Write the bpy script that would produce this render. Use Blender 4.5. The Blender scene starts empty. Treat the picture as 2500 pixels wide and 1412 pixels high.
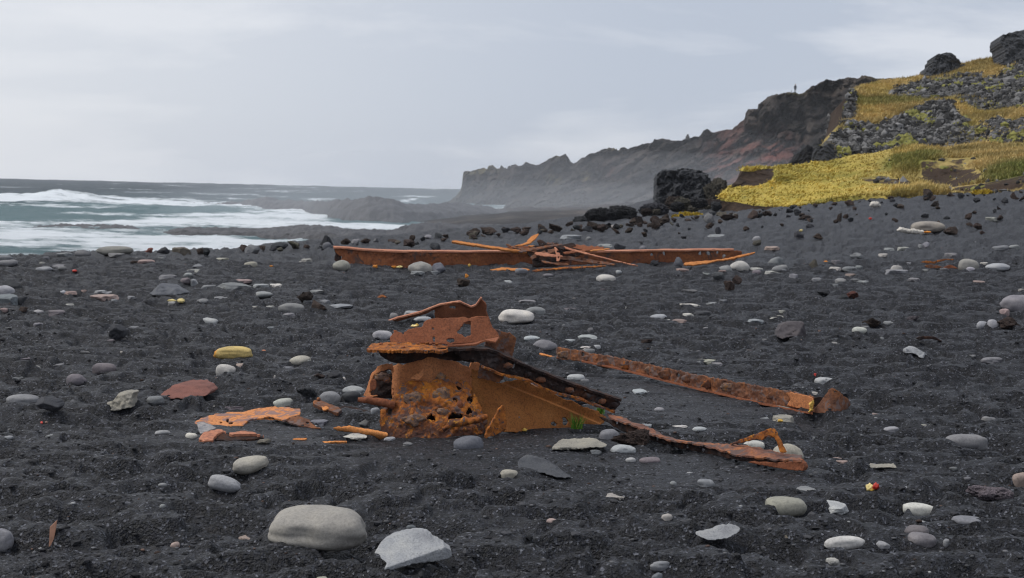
import bpy, bmesh, math, random
import numpy as np
from mathutils import Matrix, Vector

rng = np.random.default_rng(7)
random.seed(7)
SC = bpy.context.scene
COL = SC.collection

# ------------------------------------------------------------------ camera, light, exposure
F = 3472.0            # focal length in pixels of the 2500 px wide photograph (50 mm lens)
CX, CY = 1250.0, 706.0
CAM_H = 1.25
PITCH = math.atan(253.0 / F)
ROLL = 0.0232
FWD = np.array([0.0, math.cos(PITCH), -math.sin(PITCH)])
U0 = np.array([0.0, math.sin(PITCH), math.cos(PITCH)])
R0_ = np.array([1.0, 0.0, 0.0])
RIGHT = R0_ * math.cos(ROLL) + U0 * math.sin(ROLL)
UP = U0 * math.cos(ROLL) - R0_ * math.sin(ROLL)
CAM = np.array([0.0, 0.0, CAM_H])

cd = bpy.data.cameras.new('camera')
cam = bpy.data.objects.new('camera', cd)
COL.objects.link(cam)
M3 = Matrix([[RIGHT[i], UP[i], -FWD[i]] for i in range(3)])
cam.matrix_world = Matrix.Translation(Vector(CAM)) @ M3.to_4x4()
cd.lens = 50.0
cd.sensor_width = 36.0
cd.clip_start = 0.1
cd.clip_end = 6000.0
cd.dof.use_dof = True
cd.dof.focus_distance = 7.3
cd.dof.aperture_fstop = 8.0
SC.camera = cam

SUN_AZ = math.radians(-95.0)     # from straight ahead, negative = to the left (seaward)
SUN_EL = math.radians(60.0)
world = bpy.data.worlds.new('World')
SC.world = world
world.use_nodes = True
wn, wl = world.node_tree.nodes, world.node_tree.links
wn.clear()
w_out = wn.new('ShaderNodeOutputWorld')
w_sky = wn.new('ShaderNodeTexSky')
w_sky.sky_type = 'NISHITA'
w_sky.sun_disc = False
w_sky.sun_elevation = SUN_EL
w_sky.sun_rotation = SUN_AZ
w_b1 = wn.new('ShaderNodeBackground'); w_b1.inputs['Strength'].default_value = 0.1
wl.new(w_sky.outputs[0], w_b1.inputs['Color'])
w_tc = wn.new('ShaderNodeTexCoord')
w_map = wn.new('ShaderNodeMapping'); w_map.inputs['Scale'].default_value = (1.0, 1.0, 4.6)
w_map.inputs['Rotation'].default_value = (0.0, math.radians(2.5), 0.0)
w_map.inputs['Location'].default_value = (3.1, 0.4, 0.2)
wl.new(w_tc.outputs['Generated'], w_map.inputs['Vector'])
w_n1 = wn.new('ShaderNodeTexNoise'); w_n1.inputs['Scale'].default_value = 3.4
w_n1.inputs['Detail'].default_value = 6.0; w_n1.inputs['Roughness'].default_value = 0.56
w_n1.inputs['Distortion'].default_value = 0.25
wl.new(w_map.outputs[0], w_n1.inputs['Vector'])
w_r1 = wn.new('ShaderNodeValToRGB')
cr = w_r1.color_ramp
cr.elements[0].position = 0.43; cr.elements[0].color = (0.515, 0.57, 0.675, 1)
cr.elements[1].position = 0.57; cr.elements[1].color = (0.71, 0.745, 0.82, 1)
wl.new(w_n1.outputs['Fac'], w_r1.inputs['Fac'])
# the cloud deck is lighter round the hidden sun, off to the left
w_dot = wn.new('ShaderNodeVectorMath'); w_dot.operation = 'DOT_PRODUCT'
w_dot.inputs[1].default_value = (math.sin(-0.9) * math.cos(0.30), math.cos(-0.9) * math.cos(0.30), math.sin(0.30))
wl.new(w_tc.outputs['Generated'], w_dot.inputs[0])
w_mr = wn.new('ShaderNodeMapRange'); w_mr.inputs['From Min'].default_value = 0.50; w_mr.inputs['From Max'].default_value = 1.0
w_mr.inputs['To Min'].default_value = 0.0; w_mr.inputs['To Max'].default_value = 0.9
w_mr.interpolation_type = 'SMOOTHSTEP'
wl.new(w_dot.outputs['Value'], w_mr.inputs['Value'])
w_mx = wn.new('ShaderNodeMix'); w_mx.data_type = 'RGBA'
w_mx.inputs['B'].default_value = (0.86, 0.875, 0.91, 1)
wl.new(w_mr.outputs[0], w_mx.inputs['Factor']); wl.new(w_r1.outputs[0], w_mx.inputs['A'])
w_b2 = wn.new('ShaderNodeBackground'); w_b2.inputs['Strength'].default_value = 1.0
wl.new(w_mx.outputs['Result'], w_b2.inputs['Color'])
w_ms = wn.new('ShaderNodeMixShader'); w_ms.inputs['Fac'].default_value = 0.93
wl.new(w_b1.outputs[0], w_ms.inputs[1]); wl.new(w_b2.outputs[0], w_ms.inputs[2])
wl.new(w_ms.outputs[0], w_out.inputs['Surface'])

sd = bpy.data.lights.new('sun', 'SUN')
sd.energy = 2.2
sd.angle = math.radians(28.0)
sd.color = (1.0, 0.97, 0.92)
sun = bpy.data.objects.new('sun', sd)
COL.objects.link(sun)
sdir = Vector((math.sin(SUN_AZ) * math.cos(SUN_EL), math.cos(SUN_AZ) * math.cos(SUN_EL), math.sin(SUN_EL)))
sun.rotation_euler = sdir.to_track_quat('Z', 'Y').to_euler()
sun.location = sdir * 60

SC.view_settings.view_transform = 'Standard'
SC.view_settings.look = 'None'
SC.view_settings.exposure = 0.0
SC.view_settings.gamma = 1.0
SC.view_settings.use_curve_mapping = False
SC.render.engine = 'CYCLES'
SC.cycles.use_denoising = True
SC.cycles.filter_width = 1.15
SC.cycles.max_bounces = 5
SC.cycles.diffuse_bounces = 3
SC.cycles.glossy_bounces = 2
SC.cycles.volume_bounces = 1

# ------------------------------------------------------------------ helpers
def h3(ix, iy, iz, s):
    n = (ix.astype(np.int64) * 374761393 + iy.astype(np.int64) * 668265263 + iz.astype(np.int64) * 2147483647 + s * 1274126177) & 0xFFFFFFFF
    n = ((n ^ (n >> 13)) * 1274126177) & 0xFFFFFFFF
    n = ((n ^ (n >> 16)) * 2246822519) & 0xFFFFFFFF
    return ((n ^ (n >> 15)) & 0xFFFFFF) / float(0xFFFFFF)

def noise(x, y, z=0.0, s=0):
    """value noise, 0..1"""
    x, y, z = np.broadcast_arrays(np.asarray(x, float), np.asarray(y, float), np.asarray(z, float))
    ix, iy, iz = np.floor(x), np.floor(y), np.floor(z)
    fx, fy, fz = x - ix, y - iy, z - iz
    fx = fx * fx * fx * (fx * (fx * 6 - 15) + 10); fy = fy * fy * fy * (fy * (fy * 6 - 15) + 10); fz = fz * fz * fz * (fz * (fz * 6 - 15) + 10)
    flat = not np.any(iz != z) and np.all(z == z.flat[0])
    def lay(zz):
        a = h3(ix, iy, zz, s); b = h3(ix + 1, iy, zz, s); c = h3(ix, iy + 1, zz, s); d = h3(ix + 1, iy + 1, zz, s)
        return (a + (b - a) * fx) * (1 - fy) + (c + (d - c) * fx) * fy
    l0 = lay(iz)
    if flat:
        return l0
    return l0 + (lay(iz + 1) - l0) * fz

def fbm(x, y, z=0.0, o=4, s=0, g=0.5):
    """-1..1"""
    r = 0.0; a = 1.0; t = 0.0; f = 1.0
    for k in range(o):
        r = r + a * (noise(x * f, y * f, z * f if not np.isscalar(z) or z else 0.0, s + k * 17) * 2 - 1)
        t += a; a *= g; f *= 2.03
    return r / t

def ridged(x, y, z=0.0, o=4, s=0):
    r = 0.0; a = 1.0; t = 0.0; f = 1.0
    for k in range(o):
        r = r + a * (1 - np.abs(noise(x * f, y * f, z * f if not np.isscalar(z) or z else 0.0, s + k * 31) * 2 - 1))
        t += a; a *= 0.55; f *= 2.1
    return r / t

def sstep(a, b, x):
    t = np.clip((x - a) / (b - a), 0, 1)
    return t * t * (3 - 2 * t)

def ray(px, py):
    px = np.asarray(px, float)[..., None]; py = np.asarray(py, float)[..., None]
    return FWD + RIGHT * ((px - CX) / F) + UP * ((CY - py) / F)

def P(px, py, d):
    return CAM + ray(px, py) * np.asarray(d, float)[..., None]

def mesh(name, V, faces, mat=None, smooth=True):
    """faces: list of integer arrays, each (n,3) or (n,4)"""
    me = bpy.data.meshes.new(name)
    V = np.ascontiguousarray(V, dtype=np.float32).reshape(-1, 3)
    if not isinstance(faces, (list, tuple)):
        faces = [faces]
    faces = [np.asarray(f, dtype=np.int32) for f in faces if len(f)]
    nl = sum(f.size for f in faces); nf = sum(len(f) for f in faces)
    me.vertices.add(len(V)); me.vertices.foreach_set('co', V.ravel())
    me.loops.add(nl); me.polygons.add(nf)
    me.loops.foreach_set('vertex_index', np.concatenate([f.ravel() for f in faces]))
    starts = []; o = 0
    for f in faces:
        k = f.shape[1]; starts.append(o + np.arange(len(f)) * k); o += f.size
    me.polygons.foreach_set('loop_start', np.concatenate(starts).astype(np.int32))
    me.polygons.foreach_set('use_smooth', np.full(nf, bool(smooth)))
    me.update(calc_edges=True)
    if mat:
        me.materials.append(mat)
    return me

def attr(me, name, vals):
    vals = np.asarray(vals, np.float32)
    if vals.ndim == 1:
        a = me.attributes.new(name, 'FLOAT', 'POINT'); a.data.foreach_set('value', vals)
    else:
        a = me.attributes.new(name, 'FLOAT_COLOR', 'POINT')
        if vals.shape[1] == 3:
            vals = np.concatenate([vals, np.ones((len(vals), 1), np.float32)], 1)
        a.data.foreach_set('color', np.ascontiguousarray(vals).ravel())

def link(name, me, parent=None, color=None):
    o = bpy.data.objects.new(name, me)
    COL.objects.link(o)
    if parent is not None:
        o.parent = parent
        o.matrix_parent_inverse = Matrix.Translation(-parent.location)
    if color is not None:
        o.color = (*color, 1.0)
    return o

def tag(o, label=None, cat=None, group=None, kind=None):
    if label: o['label'] = label
    if cat: o['category'] = cat
    if group: o['group'] = group
    if kind: o['kind'] = kind
    return o

def thing(name, label, cat, loc, group=None):
    e = bpy.data.objects.new(name, None)
    e.location = Vector([float(v) for v in loc]); e.empty_display_size = 0.1
    COL.objects.link(e)
    return tag(e, label, cat, group)

def grid_faces(nv, nu):
    i = np.arange(nv - 1)[:, None] * nu + np.arange(nu - 1)[None]
    i = i.ravel()
    return np.stack([i, i + 1, i + nu + 1, i + nu], 1)

def recentre(o):
    """put a top-level mesh's origin at the middle of its foot"""
    me = o.data
    n = len(me.vertices); a = np.empty(n * 3, np.float32); me.vertices.foreach_get('co', a); a = a.reshape(-1, 3)
    c = np.array([(a[:, 0].min() + a[:, 0].max()) / 2, (a[:, 1].min() + a[:, 1].max()) / 2, a[:, 2].min()])
    me.vertices.foreach_set('co', (a - c).astype(np.float32).ravel()); me.update()
    o.location = Vector([float(v) for v in c])
    return o

# ------------------------------------------------------------------ materials
def mat_new(name):
    m = bpy.data.materials.new(name); m.use_nodes = True
    nt = m.node_tree; nt.nodes.clear()
    out = nt.nodes.new('ShaderNodeOutputMaterial'); b = nt.nodes.new('ShaderNodeBsdfPrincipled')
    nt.links.new(b.outputs[0], out.inputs['Surface'])
    return m, nt, b

def nd(nt, t, **kw):
    n = nt.nodes.new(t)
    for k, v in kw.items():
        if k in n.inputs: n.inputs[k].default_value = v
        else: setattr(n, k, v)
    return n

def ramp(nt, fac, stops, interp='LINEAR'):
    r = nt.nodes.new('ShaderNodeValToRGB'); c = r.color_ramp; c.interpolation = interp
    while len(c.elements) < len(stops): c.elements.new(0.5)
    for e, (p, col) in zip(c.elements, stops):
        e.position = p; e.color = (*col, 1) if len(col) == 3 else col
    nt.links.new(fac, r.inputs['Fac'])
    return r.outputs[0]

def mix(nt, fac, a, b, mode='MIX'):
    m = nt.nodes.new('ShaderNodeMix'); m.data_type = 'RGBA'; m.blend_type = mode
    for key, v in (('Factor', fac), ('A', a), ('B', b)):
        if isinstance(v, (int, float)): m.inputs[key].default_value = v
        elif isinstance(v, tuple): m.inputs[key].default_value = (*v, 1)
        else: nt.links.new(v, m.inputs[key])
    return m.outputs['Result']

def tex(nt, kind, scale, vec, **kw):
    n = nd(nt, 'ShaderNodeTex' + kind, **kw); n.inputs['Scale'].default_value = scale
    nt.links.new(vec, n.inputs['Vector'])
    return n

def coords(nt, which='Object', scale=None):
    t = nt.nodes.new('ShaderNodeTexCoord'); o = t.outputs[which]
    if scale:
        m = nt.nodes.new('ShaderNodeMapping'); m.inputs['Scale'].default_value = scale; nt.links.new(o, m.inputs['Vector']); o = m.outputs[0]
    return o

def pos(nt, scale=None):
    g = nt.nodes.new('ShaderNodeNewGeometry'); o = g.outputs['Position']
    if scale:
        m = nt.nodes.new('ShaderNodeMapping'); m.inputs['Scale'].default_value = scale; nt.links.new(o, m.inputs['Vector']); o = m.outputs[0]
    return o

def bump(nt, b, h, strength, dist, prev=None):
    n = nt.nodes.new('ShaderNodeBump'); n.inputs['Strength'].default_value = strength; n.inputs['Distance'].default_value = dist
    nt.links.new(h, n.inputs['Height'])
    if prev: nt.links.new(prev, n.inputs['Normal'])
    nt.links.new(n.outputs[0], b.inputs['Normal'])
    return n.outputs[0]

def math_n(nt, op, a, b=0.0):
    n = nt.nodes.new('ShaderNodeMath'); n.operation = op
    for i, v in enumerate((a, b)):
        if isinstance(v, (int, float)): n.inputs[i].default_value = v
        else: nt.links.new(v, n.inputs[i])
    return n.outputs[0]

def attr_n(nt, name):
    a = nt.nodes.new('ShaderNodeAttribute'); a.attribute_name = name
    return a

def make_sand():
    m, nt, b = mat_new('black_sand')
    p = pos(nt)
    v = tex(nt, 'Voronoi', 115.0, p)
    sep = nd(nt, 'ShaderNodeSeparateColor'); nt.links.new(v.outputs['Color'], sep.inputs[0])
    grain = ramp(nt, sep.outputs[0], [(0.0, (0.003, 0.0032, 0.0046)), (0.50, (0.0095, 0.010, 0.0138)), (0.82, (0.026, 0.0275, 0.036)), (0.95, (0.065, 0.069, 0.084)), (1.0, (0.20, 0.205, 0.23))])
    n = tex(nt, 'Noise', 1.7, p, Detail=5.0)
    c = mix(nt, math_n(nt, 'MULTIPLY', n.outputs['Fac'], 0.9), grain, (0.62, 0.62, 0.66), 'MULTIPLY')
    n2 = tex(nt, 'Noise', 14.0, p, Detail=3.0)
    br = ramp(nt, n2.outputs['Fac'], [(0.62, (0, 0, 0)), (0.78, (1, 1, 1))])
    c = mix(nt, math_n(nt, 'MULTIPLY', br, 0.25), c, (0.055, 0.042, 0.035))
    nt.links.new(c, b.inputs['Base Color'])
    b.inputs['Roughness'].default_value = 0.55
    b.inputs['Specular IOR Level'].default_value = 0.38
    h = tex(nt, 'Noise', 75.0, p, Detail=3.0, Roughness=0.7)
    s1 = bump(nt, b, v.outputs['Distance'], 0.9, 0.008)
    bump(nt, b, h.outputs['Fac'], 1.0, 0.018, s1)
    return m

def make_stone(name, sc=9.0, bmp=0.25, bd=0.01, speck=0.25, rough=0.75, holes=False):
    m, nt, b = mat_new(name)
    oi = nd(nt, 'ShaderNodeObjectInfo')
    p = coords(nt, 'Object')
    add = nd(nt, 'ShaderNodeVectorMath', operation='ADD')
    nt.links.new(p, add.inputs[0])
    comb = nd(nt, 'ShaderNodeCombineXYZ')
    mul = math_n(nt, 'MULTIPLY', oi.outputs['Random'], 37.0)
    nt.links.new(mul, comb.inputs[0]); nt.links.new(mul, comb.inputs[1])
    nt.links.new(comb.outputs[0], add.inputs[1])
    p = add.outputs[0]
    n1 = tex(nt, 'Noise', sc, p, Detail=6.0, Roughness=0.6)
    n2 = tex(nt, 'Noise', sc * 14, p, Detail=3.0, Roughness=0.7)
    k1 = ramp(nt, n1.outputs['Fac'], [(0.25, (0.62, 0.62, 0.64)), (0.5, (0.95, 0.95, 0.95)), (0.75, (1.22, 1.19, 1.12))])
    k2 = ramp(nt, n2.outputs['Fac'], [(0.30, (1 - speck * 1.6,) * 3), (0.5, (1, 1, 1)), (0.72, (1 + speck,) * 3)])
    c = mix(nt, 1.0, oi.outputs['Color'], k1, 'MULTIPLY')
    c = mix(nt, 1.0, c, k2, 'MULTIPLY')
    nt.links.new(c, b.inputs['Base Color'])
    b.inputs['Roughness'].default_value = rough
    b.inputs['Specular IOR Level'].default_value = 0.25
    s1 = bump(nt, b, n2.outputs['Fac'], bmp, bd)
    if holes:
        v = tex(nt, 'Voronoi', sc * 2.2, p)
        hh = ramp(nt, v.outputs['Distance'], [(0.10, (0, 0, 0)), (0.26, (1, 1, 1))])
        bump(nt, b, hh, 1.0, bd * 2.0, s1)
    return m

def make_rust(name, lo, mid, hi, scale=7.0, patch=None, patch_amt=0.5, bd=0.004, rough=0.85, fine=60.0):
    """scaly iron oxide: three tones of noise, optional grey-purple scale patches"""
    m, nt, b = mat_new(name)
    p = pos(nt)
    n1 = tex(nt, 'Noise', scale, p, Detail=7.0, Roughness=0.65, Distortion=0.4)
    c = ramp(nt, n1.outputs['Fac'], [(0.28, lo), (0.5, mid), (0.72, hi)])
    n2 = tex(nt, 'Noise', fine, p, Detail=4.0, Roughness=0.7)
    k = ramp(nt, n2.outputs['Fac'], [(0.28, (0.45, 0.45, 0.5)), (0.5, (1, 1, 1)), (0.75, (1.35, 1.25, 1.15))])
    c = mix(nt, 1.0, c, k, 'MULTIPLY')
    if patch:
        v = tex(nt, 'Noise', scale * 1.9, p, Detail=5.0, Roughness=0.6, Distortion=0.8)
        f = ramp(nt, v.outputs['Fac'], [(0.62 - 0.22 * patch_amt, (0, 0, 0)), (0.68 - 0.22 * patch_amt, (1, 1, 1))])
        pc = mix(nt, n2.outputs['Fac'], tuple(x * 0.55 for x in patch), patch)
        c = mix(nt, f, c, pc)
    nt.links.new(c, b.inputs['Base Color'])
    b.inputs['Roughness'].default_value = rough
    b.inputs['Specular IOR Level'].default_value = 0.2
    s1 = bump(nt, b, n1.outputs['Fac'], 0.5, bd * 3)
    bump(nt, b, n2.outputs['Fac'], 0.7, bd, s1)
    return m

def make_plain(name, col, rough=0.6, var=0.35, scale=20.0):
    m, nt, b = mat_new(name)
    n = tex(nt, 'Noise', scale, coords(nt), Detail=4.0)
    k = ramp(nt, n.outputs['Fac'], [(0.3, (1 - var,) * 3), (0.7, (1 + var,) * 3)])
    nt.links.new(mix(nt, 1.0, col, k, 'MULTIPLY'), b.inputs['Base Color'])
    b.inputs['Roughness'].default_value = rough
    return m

def make_vcol(name, rough=0.8, var=0.3, scale=6.0, bmp=0.3, bd=0.05):
    m, nt, b = mat_new(name)
    a = attr_n(nt, 'tint')
    n = tex(nt, 'Noise', scale, pos(nt), Detail=5.0, Roughness=0.65)
    k = ramp(nt, n.outputs['Fac'], [(0.3, (1 - var,) * 3), (0.7, (1 + var,) * 3)])
    nt.links.new(mix(nt, 1.0, a.outputs['Color'], k, 'MULTIPLY'), b.inputs['Base Color'])
    b.inputs['Roughness'].default_value = rough
    b.inputs['Specular IOR Level'].default_value = 0.2
    if bmp: bump(nt, b, n.outputs['Fac'], bmp, bd)
    return m

def make_sea():
    m, nt, b = mat_new('sea_water')
    f = attr_n(nt, 'foam').outputs['Fac']; t = attr_n(nt, 'turq').outputs['Fac']
    p = pos(nt, (0.45, 0.8, 1.0))
    n = tex(nt, 'Noise', 0.8, p, Detail=10.0, Roughness=0.74, Distortion=0.5)
    n2 = tex(nt, 'Noise', 0.12, p, Detail=5.0, Roughness=0.6)
    base = mix(nt, t, (0.014, 0.034, 0.048), (0.095, 0.175, 0.19))
    base = mix(nt, math_n(nt, 'MULTIPLY', n2.outputs['Fac'], 0.55), base, (0.35, 0.40, 0.42), 'MULTIPLY')
    s = math_n(nt, 'ADD', f, math_n(nt, 'ADD', math_n(nt, 'MULTIPLY', math_n(nt, 'SUBTRACT', n.outputs['Fac'], 0.5), 2.2), math_n(nt, 'MULTIPLY', math_n(nt, 'SUBTRACT', n2.outputs['Fac'], 0.5), 1.1)))
    fm = ramp(nt, s, [(0.36, (0, 0, 0)), (0.60, (0.55, 0.55, 0.55)), (0.95, (1, 1, 1))])
    c = mix(nt, fm, base, (0.78, 0.82, 0.85))
    nt.links.new(c, b.inputs['Base Color'])
    r = math_n(nt, 'ADD', math_n(nt, 'MULTIPLY', fm, 0.4), 0.45)
    nt.links.new(r, b.inputs['Roughness'])
    b.inputs['IOR'].default_value = 1.33
    b.inputs['Specular IOR Level'].default_value = 0.28
    bump(nt, b, n.outputs['Fac'], 1.0, 0.8)
    return m

def make_cliff():
    m, nt, b = mat_new('lava_cliff')
    p = pos(nt)
    n = tex(nt, 'Noise', 0.16, p, Detail=9.0, Roughness=0.72)
    nb = tex(nt, 'Noise', 0.045, pos(nt, (1.0, 1.0, 1.8)), Detail=4.0, Roughness=0.6)
    c = ramp(nt, n.outputs['Fac'], [(0.36, (0.008, 0.007, 0.007)), (0.48, (0.032, 0.028, 0.027)), (0.58, (0.066, 0.056, 0.050)), (0.72, (0.13, 0.11, 0.095))])
    c = mix(nt, 1.0, c, ramp(nt, nb.outputs['Fac'], [(0.38, (0.45, 0.45, 0.47)), (0.60, (1.35, 1.28, 1.2))]), 'MULTIPLY')
    r = attr_n(nt, 'red').outputs['Fac']
    n2 = tex(nt, 'Noise', 0.11, p, Detail=6.0, Roughness=0.65)
    rr = math_n(nt, 'MULTIPLY', r, ramp(nt, n2.outputs['Fac'], [(0.42, (0, 0, 0)), (0.60, (1, 1, 1))]))
    c = mix(nt, rr, c, (0.20, 0.075, 0.058))
    g = attr_n(nt, 'grass').outputs['Fac']
    n3 = tex(nt, 'Noise', 0.7, p, Detail=6.0, Roughness=0.7)
    gg = math_n(nt, 'MULTIPLY', g, ramp(nt, n3.outputs['Fac'], [(0.40, (0, 0, 0)), (0.55, (1, 1, 1))]))
    c = mix(nt, gg, c, (0.19, 0.155, 0.045))
    nt.links.new(c, b.inputs['Base Color'])
    b.inputs['Roughness'].default_value = 0.9
    b.inputs['Specular IOR Level'].default_value = 0.15
    bump(nt, b, n.outputs['Fac'], 1.0, 2.6)
    return m

def make_hill():
    m, nt, b = mat_new('hillside_turf')
    p = pos(nt)
    n = tex(nt, 'Noise', 1.3, p, Detail=8.0, Roughness=0.7)
    rock = ramp(nt, n.outputs['Fac'], [(0.30, (0.020, 0.019, 0.020)), (0.5, (0.07, 0.067, 0.066)), (0.70, (0.19, 0.185, 0.18))])
    n2 = tex(nt, 'Noise', 0.30, p, Detail=6.0, Roughness=0.6)
    n3 = tex(nt, 'Noise', 5.0, p, Detail=4.0, Roughness=0.7)
    gr = ramp(nt, n2.outputs['Fac'], [(0.30, (0.22, 0.19, 0.055)), (0.48, (0.38, 0.29, 0.105)), (0.70, (0.43, 0.32, 0.13))])
    yl = attr_n(nt, 'yellow').outputs['Fac']
    n4 = tex(nt, 'Noise', 0.8, p, Detail=6.0, Roughness=0.65)
    yc = ramp(nt, n4.outputs['Fac'], [(0.32, (0.26, 0.24, 0.055)), (0.48, (0.48, 0.375, 0.075)), (0.66, (0.56, 0.42, 0.10))])
    gr = mix(nt, yl, gr, yc)
    gn = attr_n(nt, 'green').outputs['Fac']
    gr = mix(nt, gn, gr, (0.12, 0.135, 0.030))
    gr = mix(nt, 1.0, gr, ramp(nt, n3.outputs['Fac'], [(0.3, (0.75, 0.75, 0.75)), (0.7, (1.15, 1.13, 1.1))]), 'MULTIPLY')
    soil = ramp(nt, n.outputs['Fac'], [(0.3, (0.018, 0.013, 0.011)), (0.7, (0.085, 0.058, 0.042))])
    g = math_n(nt, 'ADD', attr_n(nt, 'grass').outputs['Fac'], math_n(nt, 'MULTIPLY', math_n(nt, 'SUBTRACT', n.outputs['Fac'], 0.5), 0.9))
    c = mix(nt, ramp(nt, g, [(0.42, (0, 0, 0)), (0.58, (1, 1, 1))]), rock, gr)
    s = math_n(nt, 'ADD', attr_n(nt, 'soil').outputs['Fac'], math_n(nt, 'MULTIPLY', math_n(nt, 'SUBTRACT', n.outputs['Fac'], 0.5), 0.8))
    c = mix(nt, ramp(nt, s, [(0.45, (0, 0, 0)), (0.58, (1, 1, 1))]), c, soil)
    nt.links.new(c, b.inputs['Base Color'])
    b.inputs['Roughness'].default_value = 0.9
    b.inputs['Specular IOR Level'].default_value = 0.1
    bump(nt, b, n.outputs['Fac'], 0.9, 0.25)
    return m

M_SAND = make_sand()
M_STONE = make_stone('smooth_stone', 7.0, 0.35, 0.004, 0.16, 0.7)
M_ROCK = make_stone('rough_rock', 11.0, 0.7, 0.010, 0.20, 0.8)
def make_stained():
    m = make_stone('stained_stone', 9.0, 0.35, 0.004, 0.22, 0.7); nt = m.node_tree
    b = [n for n in nt.nodes if n.type == 'BSDF_PRINCIPLED'][0]; src = b.inputs['Base Color'].links[0].from_socket
    sx = nd(nt, 'ShaderNodeSeparateXYZ'); nt.links.new(coords(nt), sx.inputs[0])
    nn = tex(nt, 'Noise', 16.0, coords(nt), Detail=4.0)
    f = math_n(nt, 'ADD', math_n(nt, 'MULTIPLY', math_n(nt, 'ADD', sx.outputs[0], 0.085), -9.0), math_n(nt, 'MULTIPLY', math_n(nt, 'SUBTRACT', nn.outputs['Fac'], 0.5), 1.4))
    c = mix(nt, ramp(nt, f, [(0.0, (0, 0, 0)), (0.45, (1, 1, 1))]), src, (0.62, 0.25, 0.02))
    nt.links.new(c, b.inputs['Base Color'])
    return m
M_STAIN = make_stained()
M_LAVA = make_stone('porous_lava', 8.0, 1.0, 0.02, 0.5, 0.9, holes=True)
M_FARLAVA = make_stone('far_lava', 2.2, 1.0, 0.2, 0.5, 0.85)
M_SEA = make_sea()
M_CLIFF = make_cliff()
M_HILL = make_hill()
M_REEF = make_stone('wet_reef_rock', 0.5, 0.9, 0.12, 0.35, 0.5)
[n for n in M_REEF.node_tree.nodes if n.type == 'BSDF_PRINCIPLED'][0].inputs['Specular IOR Level'].default_value = 0.45
M_TINT = make_vcol('tinted_grit', 0.75, 0.25, 40.0, 0.2, 0.004)
M_FARTINT = make_vcol('tinted_far', 0.9, 0.35, 2.5, 0.5, 0.08)
M_BLADE = make_vcol('grass_blade', 0.7, 0.2, 30.0, 0, 0)
M_PIT = make_rust('rust_pitted', (0.055, 0.026, 0.022), (0.31, 0.100, 0.024), (0.56, 0.21, 0.025), 13.0, (0.16, 0.105, 0.095), 0.42, 0.006)
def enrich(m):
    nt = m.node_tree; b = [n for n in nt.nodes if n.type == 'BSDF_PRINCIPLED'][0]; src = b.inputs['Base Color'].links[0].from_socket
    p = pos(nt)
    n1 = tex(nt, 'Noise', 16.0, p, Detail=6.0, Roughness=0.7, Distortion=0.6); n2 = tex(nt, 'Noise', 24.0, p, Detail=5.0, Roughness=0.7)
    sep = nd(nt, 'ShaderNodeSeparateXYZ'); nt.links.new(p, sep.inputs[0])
    low = math_n(nt, 'MULTIPLY', math_n(nt, 'SUBTRACT', 0.16, sep.outputs[2]), 0.9)        # dark scale covers more towards the bottom
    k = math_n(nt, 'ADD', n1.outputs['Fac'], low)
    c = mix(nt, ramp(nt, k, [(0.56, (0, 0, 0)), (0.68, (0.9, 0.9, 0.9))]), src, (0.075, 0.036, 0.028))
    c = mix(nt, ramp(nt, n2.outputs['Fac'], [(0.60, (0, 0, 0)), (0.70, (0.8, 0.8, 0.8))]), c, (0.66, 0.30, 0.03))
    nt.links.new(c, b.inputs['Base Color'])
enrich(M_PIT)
M_SMOOTH = make_rust('rust_smooth', (0.30, 0.115, 0.048), (0.46, 0.185, 0.078), (0.54, 0.24, 0.11), 5.0, None, 0, 0.0015, fine=110.0)
M_SIDE = make_rust('rust_side', (0.20, 0.075, 0.026), (0.34, 0.132, 0.040), (0.42, 0.18, 0.06), 4.0, None, 0, 0.002, fine=120.0)
M_RED = make_rust('rust_red', (0.13, 0.047, 0.025), (0.23, 0.083, 0.042), (0.28, 0.105, 0.052), 5.0, None, 0, 0.002, fine=110.0)
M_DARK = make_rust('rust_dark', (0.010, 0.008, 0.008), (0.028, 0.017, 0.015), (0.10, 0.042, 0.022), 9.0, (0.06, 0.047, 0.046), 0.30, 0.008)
M_BROWN = make_rust('rust_brown', (0.06, 0.030, 0.023), (0.16, 0.072, 0.042), (0.32, 0.12, 0.042), 9.0, (0.19, 0.13, 0.115), 0.45, 0.006)
M_BLIST = make_rust('rust_blister', (0.10, 0.06, 0.05), (0.19, 0.125, 0.10), (0.36, 0.19, 0.08), 30.0, (0.42, 0.17, 0.03), 0.25, 0.008)
M_RIM = make_rust('rust_rim', (0.09, 0.036, 0.022), (0.31, 0.105, 0.026), (0.50, 0.175, 0.03), 15.0, (0.10, 0.06, 0.055), 0.35, 0.006)
M_ORANGE = make_rust('rust_orange', (0.36, 0.13, 0.045), (0.55, 0.215, 0.07), (0.62, 0.26, 0.085), 6.0, None, 0, 0.0015, fine=110.0)
M_SHEET = make_rust('rust_sheet', (0.42, 0.155, 0.06), (0.52, 0.21, 0.08), (0.58, 0.25, 0.10), 5.0, (0.31, 0.19, 0.165), 0.55, 0.003)
M_STRAP = make_rust('rust_strap', (0.09, 0.042, 0.033), (0.21, 0.095, 0.063), (0.40, 0.15, 0.05), 8.0, (0.15, 0.10, 0.09), 0.5, 0.005)
M_GREYSC = make_rust('grey_scale', (0.16, 0.16, 0.17), (0.24, 0.235, 0.24), (0.30, 0.27, 0.26), 9.0, None, 0, 0.002)
M_GIRD = make_rust('rust_girder', (0.11, 0.042, 0.022), (0.21, 0.075, 0.034), (0.28, 0.11, 0.042), 2.2, (0.10, 0.06, 0.05), 0.25, 0.006, fine=30.0)
M_PINK = make_rust('rust_pink', (0.30, 0.125, 0.08), (0.44, 0.19, 0.115), (0.52, 0.25, 0.15), 4.0, None, 0, 0.003)
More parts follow.
